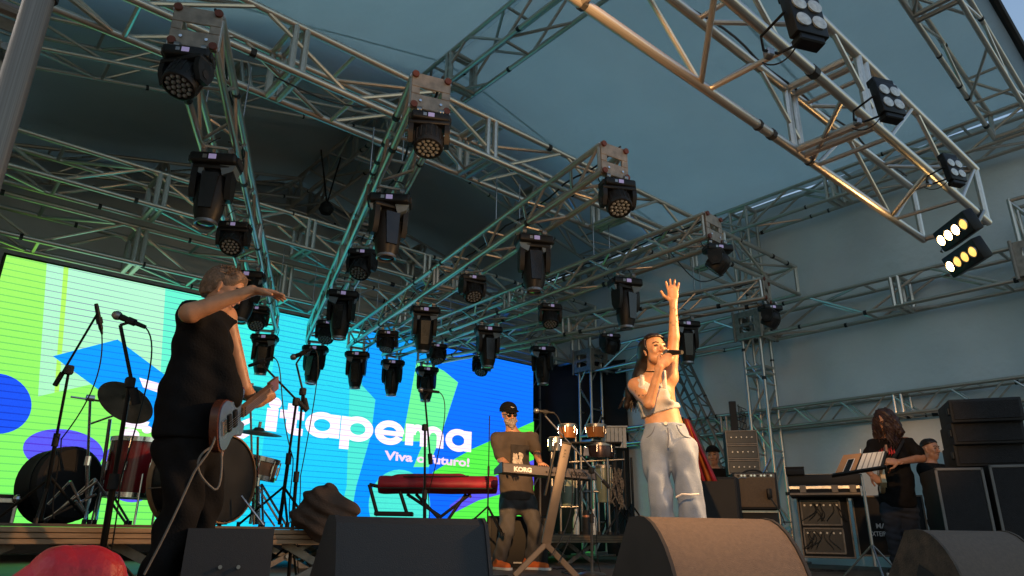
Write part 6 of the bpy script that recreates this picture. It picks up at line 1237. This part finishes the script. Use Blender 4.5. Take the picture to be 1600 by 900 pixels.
trims(t, w, H); fonto('MANI', 0.075, WPR, Vector((-w/2+0.22, -0.016, H*0.46)), Vector((1, 0, 0)), Vector((0, 0, 1)), Vector((0, -1, 0)), t, 0.002); fonto('EXTEIRO 01', 0.075, WPR, Vector((-w/2+0.14, -0.016, H*0.33)), Vector((0.75, 0, 0)), Vector((0, 0, 1)), Vector((0, -1, 0)), t, 0.001)
t, w, H, v = vbox('console_case', 'long black console case with bright metal rim and latches on the flight cases', 'flight case', 1231, 1342, 756, 776, 8.0, 0.5, BLKM)
part('rim', MB().cbox((0, -0.006, H*0.72), (w, 0.016, H*0.26), 0.004, 1), ALU, t, False); part('rim', MB().cbox((0, -0.006, H*0.22), (w, 0.016, H*0.2), 0.004, 1), ALUD, t, False)
for k in (-0.3, 0.15, 0.4): part('latch', MB().cbox((w*k, -0.018, H*0.6), (0.07, 0.016, H*0.6), 0.004, 1), ALUD, t)
t, w, H, v = vbox('mixing_desk', 'dark mixing desk lying on the console case', 'mixer', 1229, 1346, 741, 757, 8.1, 0.4, BLKP); part('fader_panel', MB().box((0, 0.2, H+0.004), (w*0.9, 0.3, 0.006)), BLKS, t, False)
t, w, H, v = vbox('equipment_box', 'small black box on the left end of the mixing desk', 'box', 1227, 1256, 731, 742, 8.2, 0.3, BLKM); part('lid', MB().cbox((0, 0.15, H+0.006), (w*1.02, 0.31, 0.012), 0.003, 1), BLK, t)
# PA stack
def pa(label, x0, x1, yt, yb, c, turn, z0=None, nf=1):
    t, w, H, v = vbox('loudspeaker', label, 'speaker', x0, x1, yt, yb, c, 0.6, BLKM, turn, z0, 'loudspeaker stack'); part('grille', MB().cbox((0, -0.006, H/2), (w-0.05, 0.014, H-0.05), 0.004, 1), mat('foam_grille', (0.014, 0.013, 0.014), 0.9, 0, 0.3, 30, 0.6, 200), t); return t, w, H
tg = mat('grey_edge', (0.15, 0.14, 0.13), 0.6)
t, w, H = pa('black subwoofer with grey edges behind the plywood ended monitor', 1457, 1536, 731, 900, 6.5, 0.25)
for s_ in (-1, 1): part('edge_trim', MB().cbox((s_*(w/2-0.012), -0.01, H/2), (0.024, 0.016, H), 0.003, 1), tg, t, False)
part('edge_trim', MB().cbox((0, -0.01, H-0.012), (w, 0.016, 0.024), 0.003, 1), tg, t, False)
t, w, H = pa('black subwoofer with grey edges at the right picture edge', 1541, 1640, 726, 900, 6.35, 0.25)
for s_ in (-1, 1): part('edge_trim', MB().cbox((s_*(w/2-0.012), -0.01, H/2), (0.024, 0.016, H), 0.003, 1), tg, t, False)
part('edge_trim', MB().cbox((0, -0.01, H-0.012), (w, 0.016, 0.024), 0.003, 1), tg, t, False)
zb = Vector(at(1520, 727, c=6.6)).z
for k in range(3):
    y0_, y1_ = 622+k*35, 622+(k+1)*35+1.5
    t, w, H = pa(['topmost', 'middle', 'lowest'][k]+' black line array box stacked on the subwoofers', 1478+k*4, 1596+k*3, y0_, y1_, 6.7, 0.22, None)
    part('rigging_bracket', MB().cbox((-w/2-0.012, 0.04, H/2), (0.02, 0.06, H*0.3), 0.004, 1), BLK, t)
# music stand with board, phone and sheet
v = View(*at(1350, 735, c=6.35)[:2], 0.0); t = thing('music_stand', 'music stand with tan board in front of the curly haired guitarist', 'music stand', v.p, -v.az)
bm_ = mat('tan_board', (0.45, 0.24, 0.11), 0.6); pts = [v(1303, 745, -0.08), v(1378, 733, -0.08), v(1386, 705, 0.04), v(1318, 712, 0.04)]; nb = np.cross(pts[1]-pts[0], pts[3]-pts[0]); nb = unit(nb); nb = nb if nb[1] < 0 else -nb
def quad(q, off, th, m, nm, par): mb = MB(); vs = [Vector(p+nb*off) for p in q]+[Vector(p+nb*(off+th)) for p in q]; mb.add(vs, [(3, 2, 1, 0), (4, 5, 6, 7), (0, 1, 5, 4), (1, 2, 6, 5), (2, 3, 7, 6), (3, 0, 4, 7)]); return part(nm, mb, m, par, False)
B_ = lambda s_, u_: pts[0]+(pts[1]-pts[0])*s_+(pts[3]-pts[0])*u_+((pts[2]-pts[3])-(pts[1]-pts[0]))*s_*u_
brd = quad(pts, -0.01, 0.012, BLKM, 'desk', t); quad([B_(0, 0.02), B_(0.42, 0.02), B_(0.42, 1), B_(0, 1)], 0.003, 0.006, bm_, 'board', t); quad([B_(-0.02, -0.05), B_(1.1, -0.05), B_(1.1, 0.04), B_(-0.02, 0.04)], 0.004, 0.035, BLK, 'ledge', t)
q0, q1 = Vector(v(1346, 742, 0.02)), Vector(v(1352, 850, 0.02)); q1.z = 0.35; tube('upper_pole', q0, (q0.x, q0.y, 0.75), 0.01, STEEL, t); tube('lower_pole', (q0.x, q0.y, 0.76), (q0.x, q0.y, 0.12), 0.014, STEEL, t)
for k in range(3): a_ = 0.7+k*2.1; tube('leg', (q0.x, q0.y, 0.30), (q0.x+0.3*math.cos(a_), q0.y+0.3*math.sin(a_), 0.012), 0.009, STEEL, t, 8)
ph = thing('phone', 'mobile phone standing on the tan board of the music stand', 'phone', v.p, -v.az); quad([B_(0.17, 0.08), B_(0.33, 0.08), B_(0.33, 0.72), B_(0.17, 0.72)], 0.012, 0.008, WTOP, 'case', ph); quad([B_(0.185, 0.10), B_(0.315, 0.10), B_(0.315, 0.70), B_(0.185, 0.70)], 0.0205, 0.001, BLKS, 'glass', ph)
sh = thing('sheet_music', 'pale striped sheet lying on the music stand beside the phone', 'sheet', v.p, -v.az); quad([B_(0.46, 0.08), B_(0.95, 0.08), B_(0.95, 0.98), B_(0.46, 0.98)], 0.004, 0.003, mat('paper_white', (0.72, 0.70, 0.64), 0.7), 'paper', sh)
for k in range(4): quad([B_(0.55+k*0.115, 0.1), B_(0.575+k*0.115, 0.1), B_(0.575+k*0.115, 0.96), B_(0.55+k*0.115, 0.96)], 0.0085, 0.0006, mat('grey_stripe', (0.28, 0.27, 0.25), 0.8), 'stripe', sh)  # grey stripes across the paper
pn = part('pencil', MB().cyl(Vector(B_(0.4, 1.0)+nb*0.01), Vector(B_(0.36, 1.22)+nb*0.01), 0.005, n=6), WTOP); pn.location = v.p; pn.rotation_euler = (0, 0, -v.az); tag(pn, 'white pencil sticking up from the music stand', 'pencil')
# ---- loose cables on the stage floor
rr = random.Random(12)
for i, (x, y, c, lb) in enumerate(((800, 893, 6.0, 'black cable curling at the foot of the keyboard stand'), (880, 895, 5.6, 'black cable lying in front of the percussion riser'), (1290, 880, 7.6, 'tangle of black cable under the flight cases'), (1180, 870, 6.6, 'black cable on the floor before the brown amplifier'), (520, 895, 4.2, 'black cable heap beside the drum riser'))):
    p = at(x, y, c=c); mb = MB(); pts = []; q = Vector((0, 0, 0.012)); a_ = rr.uniform(0, 6)
    for k in range(46): a_ += rr.uniform(-0.55, 0.75); q = q+Vector((math.cos(a_), math.sin(a_), 0))*0.045; pts.append(Vector((q.x, q.y, 0.012+0.008*abs(math.sin(k)))))
    mb.path(pts, 0.006, 5); o = part('floor_cable', mb, RUB); o.location = (p.x, p.y, 0.0); tag(o, lb, 'cable', 'cables on the stage floor')
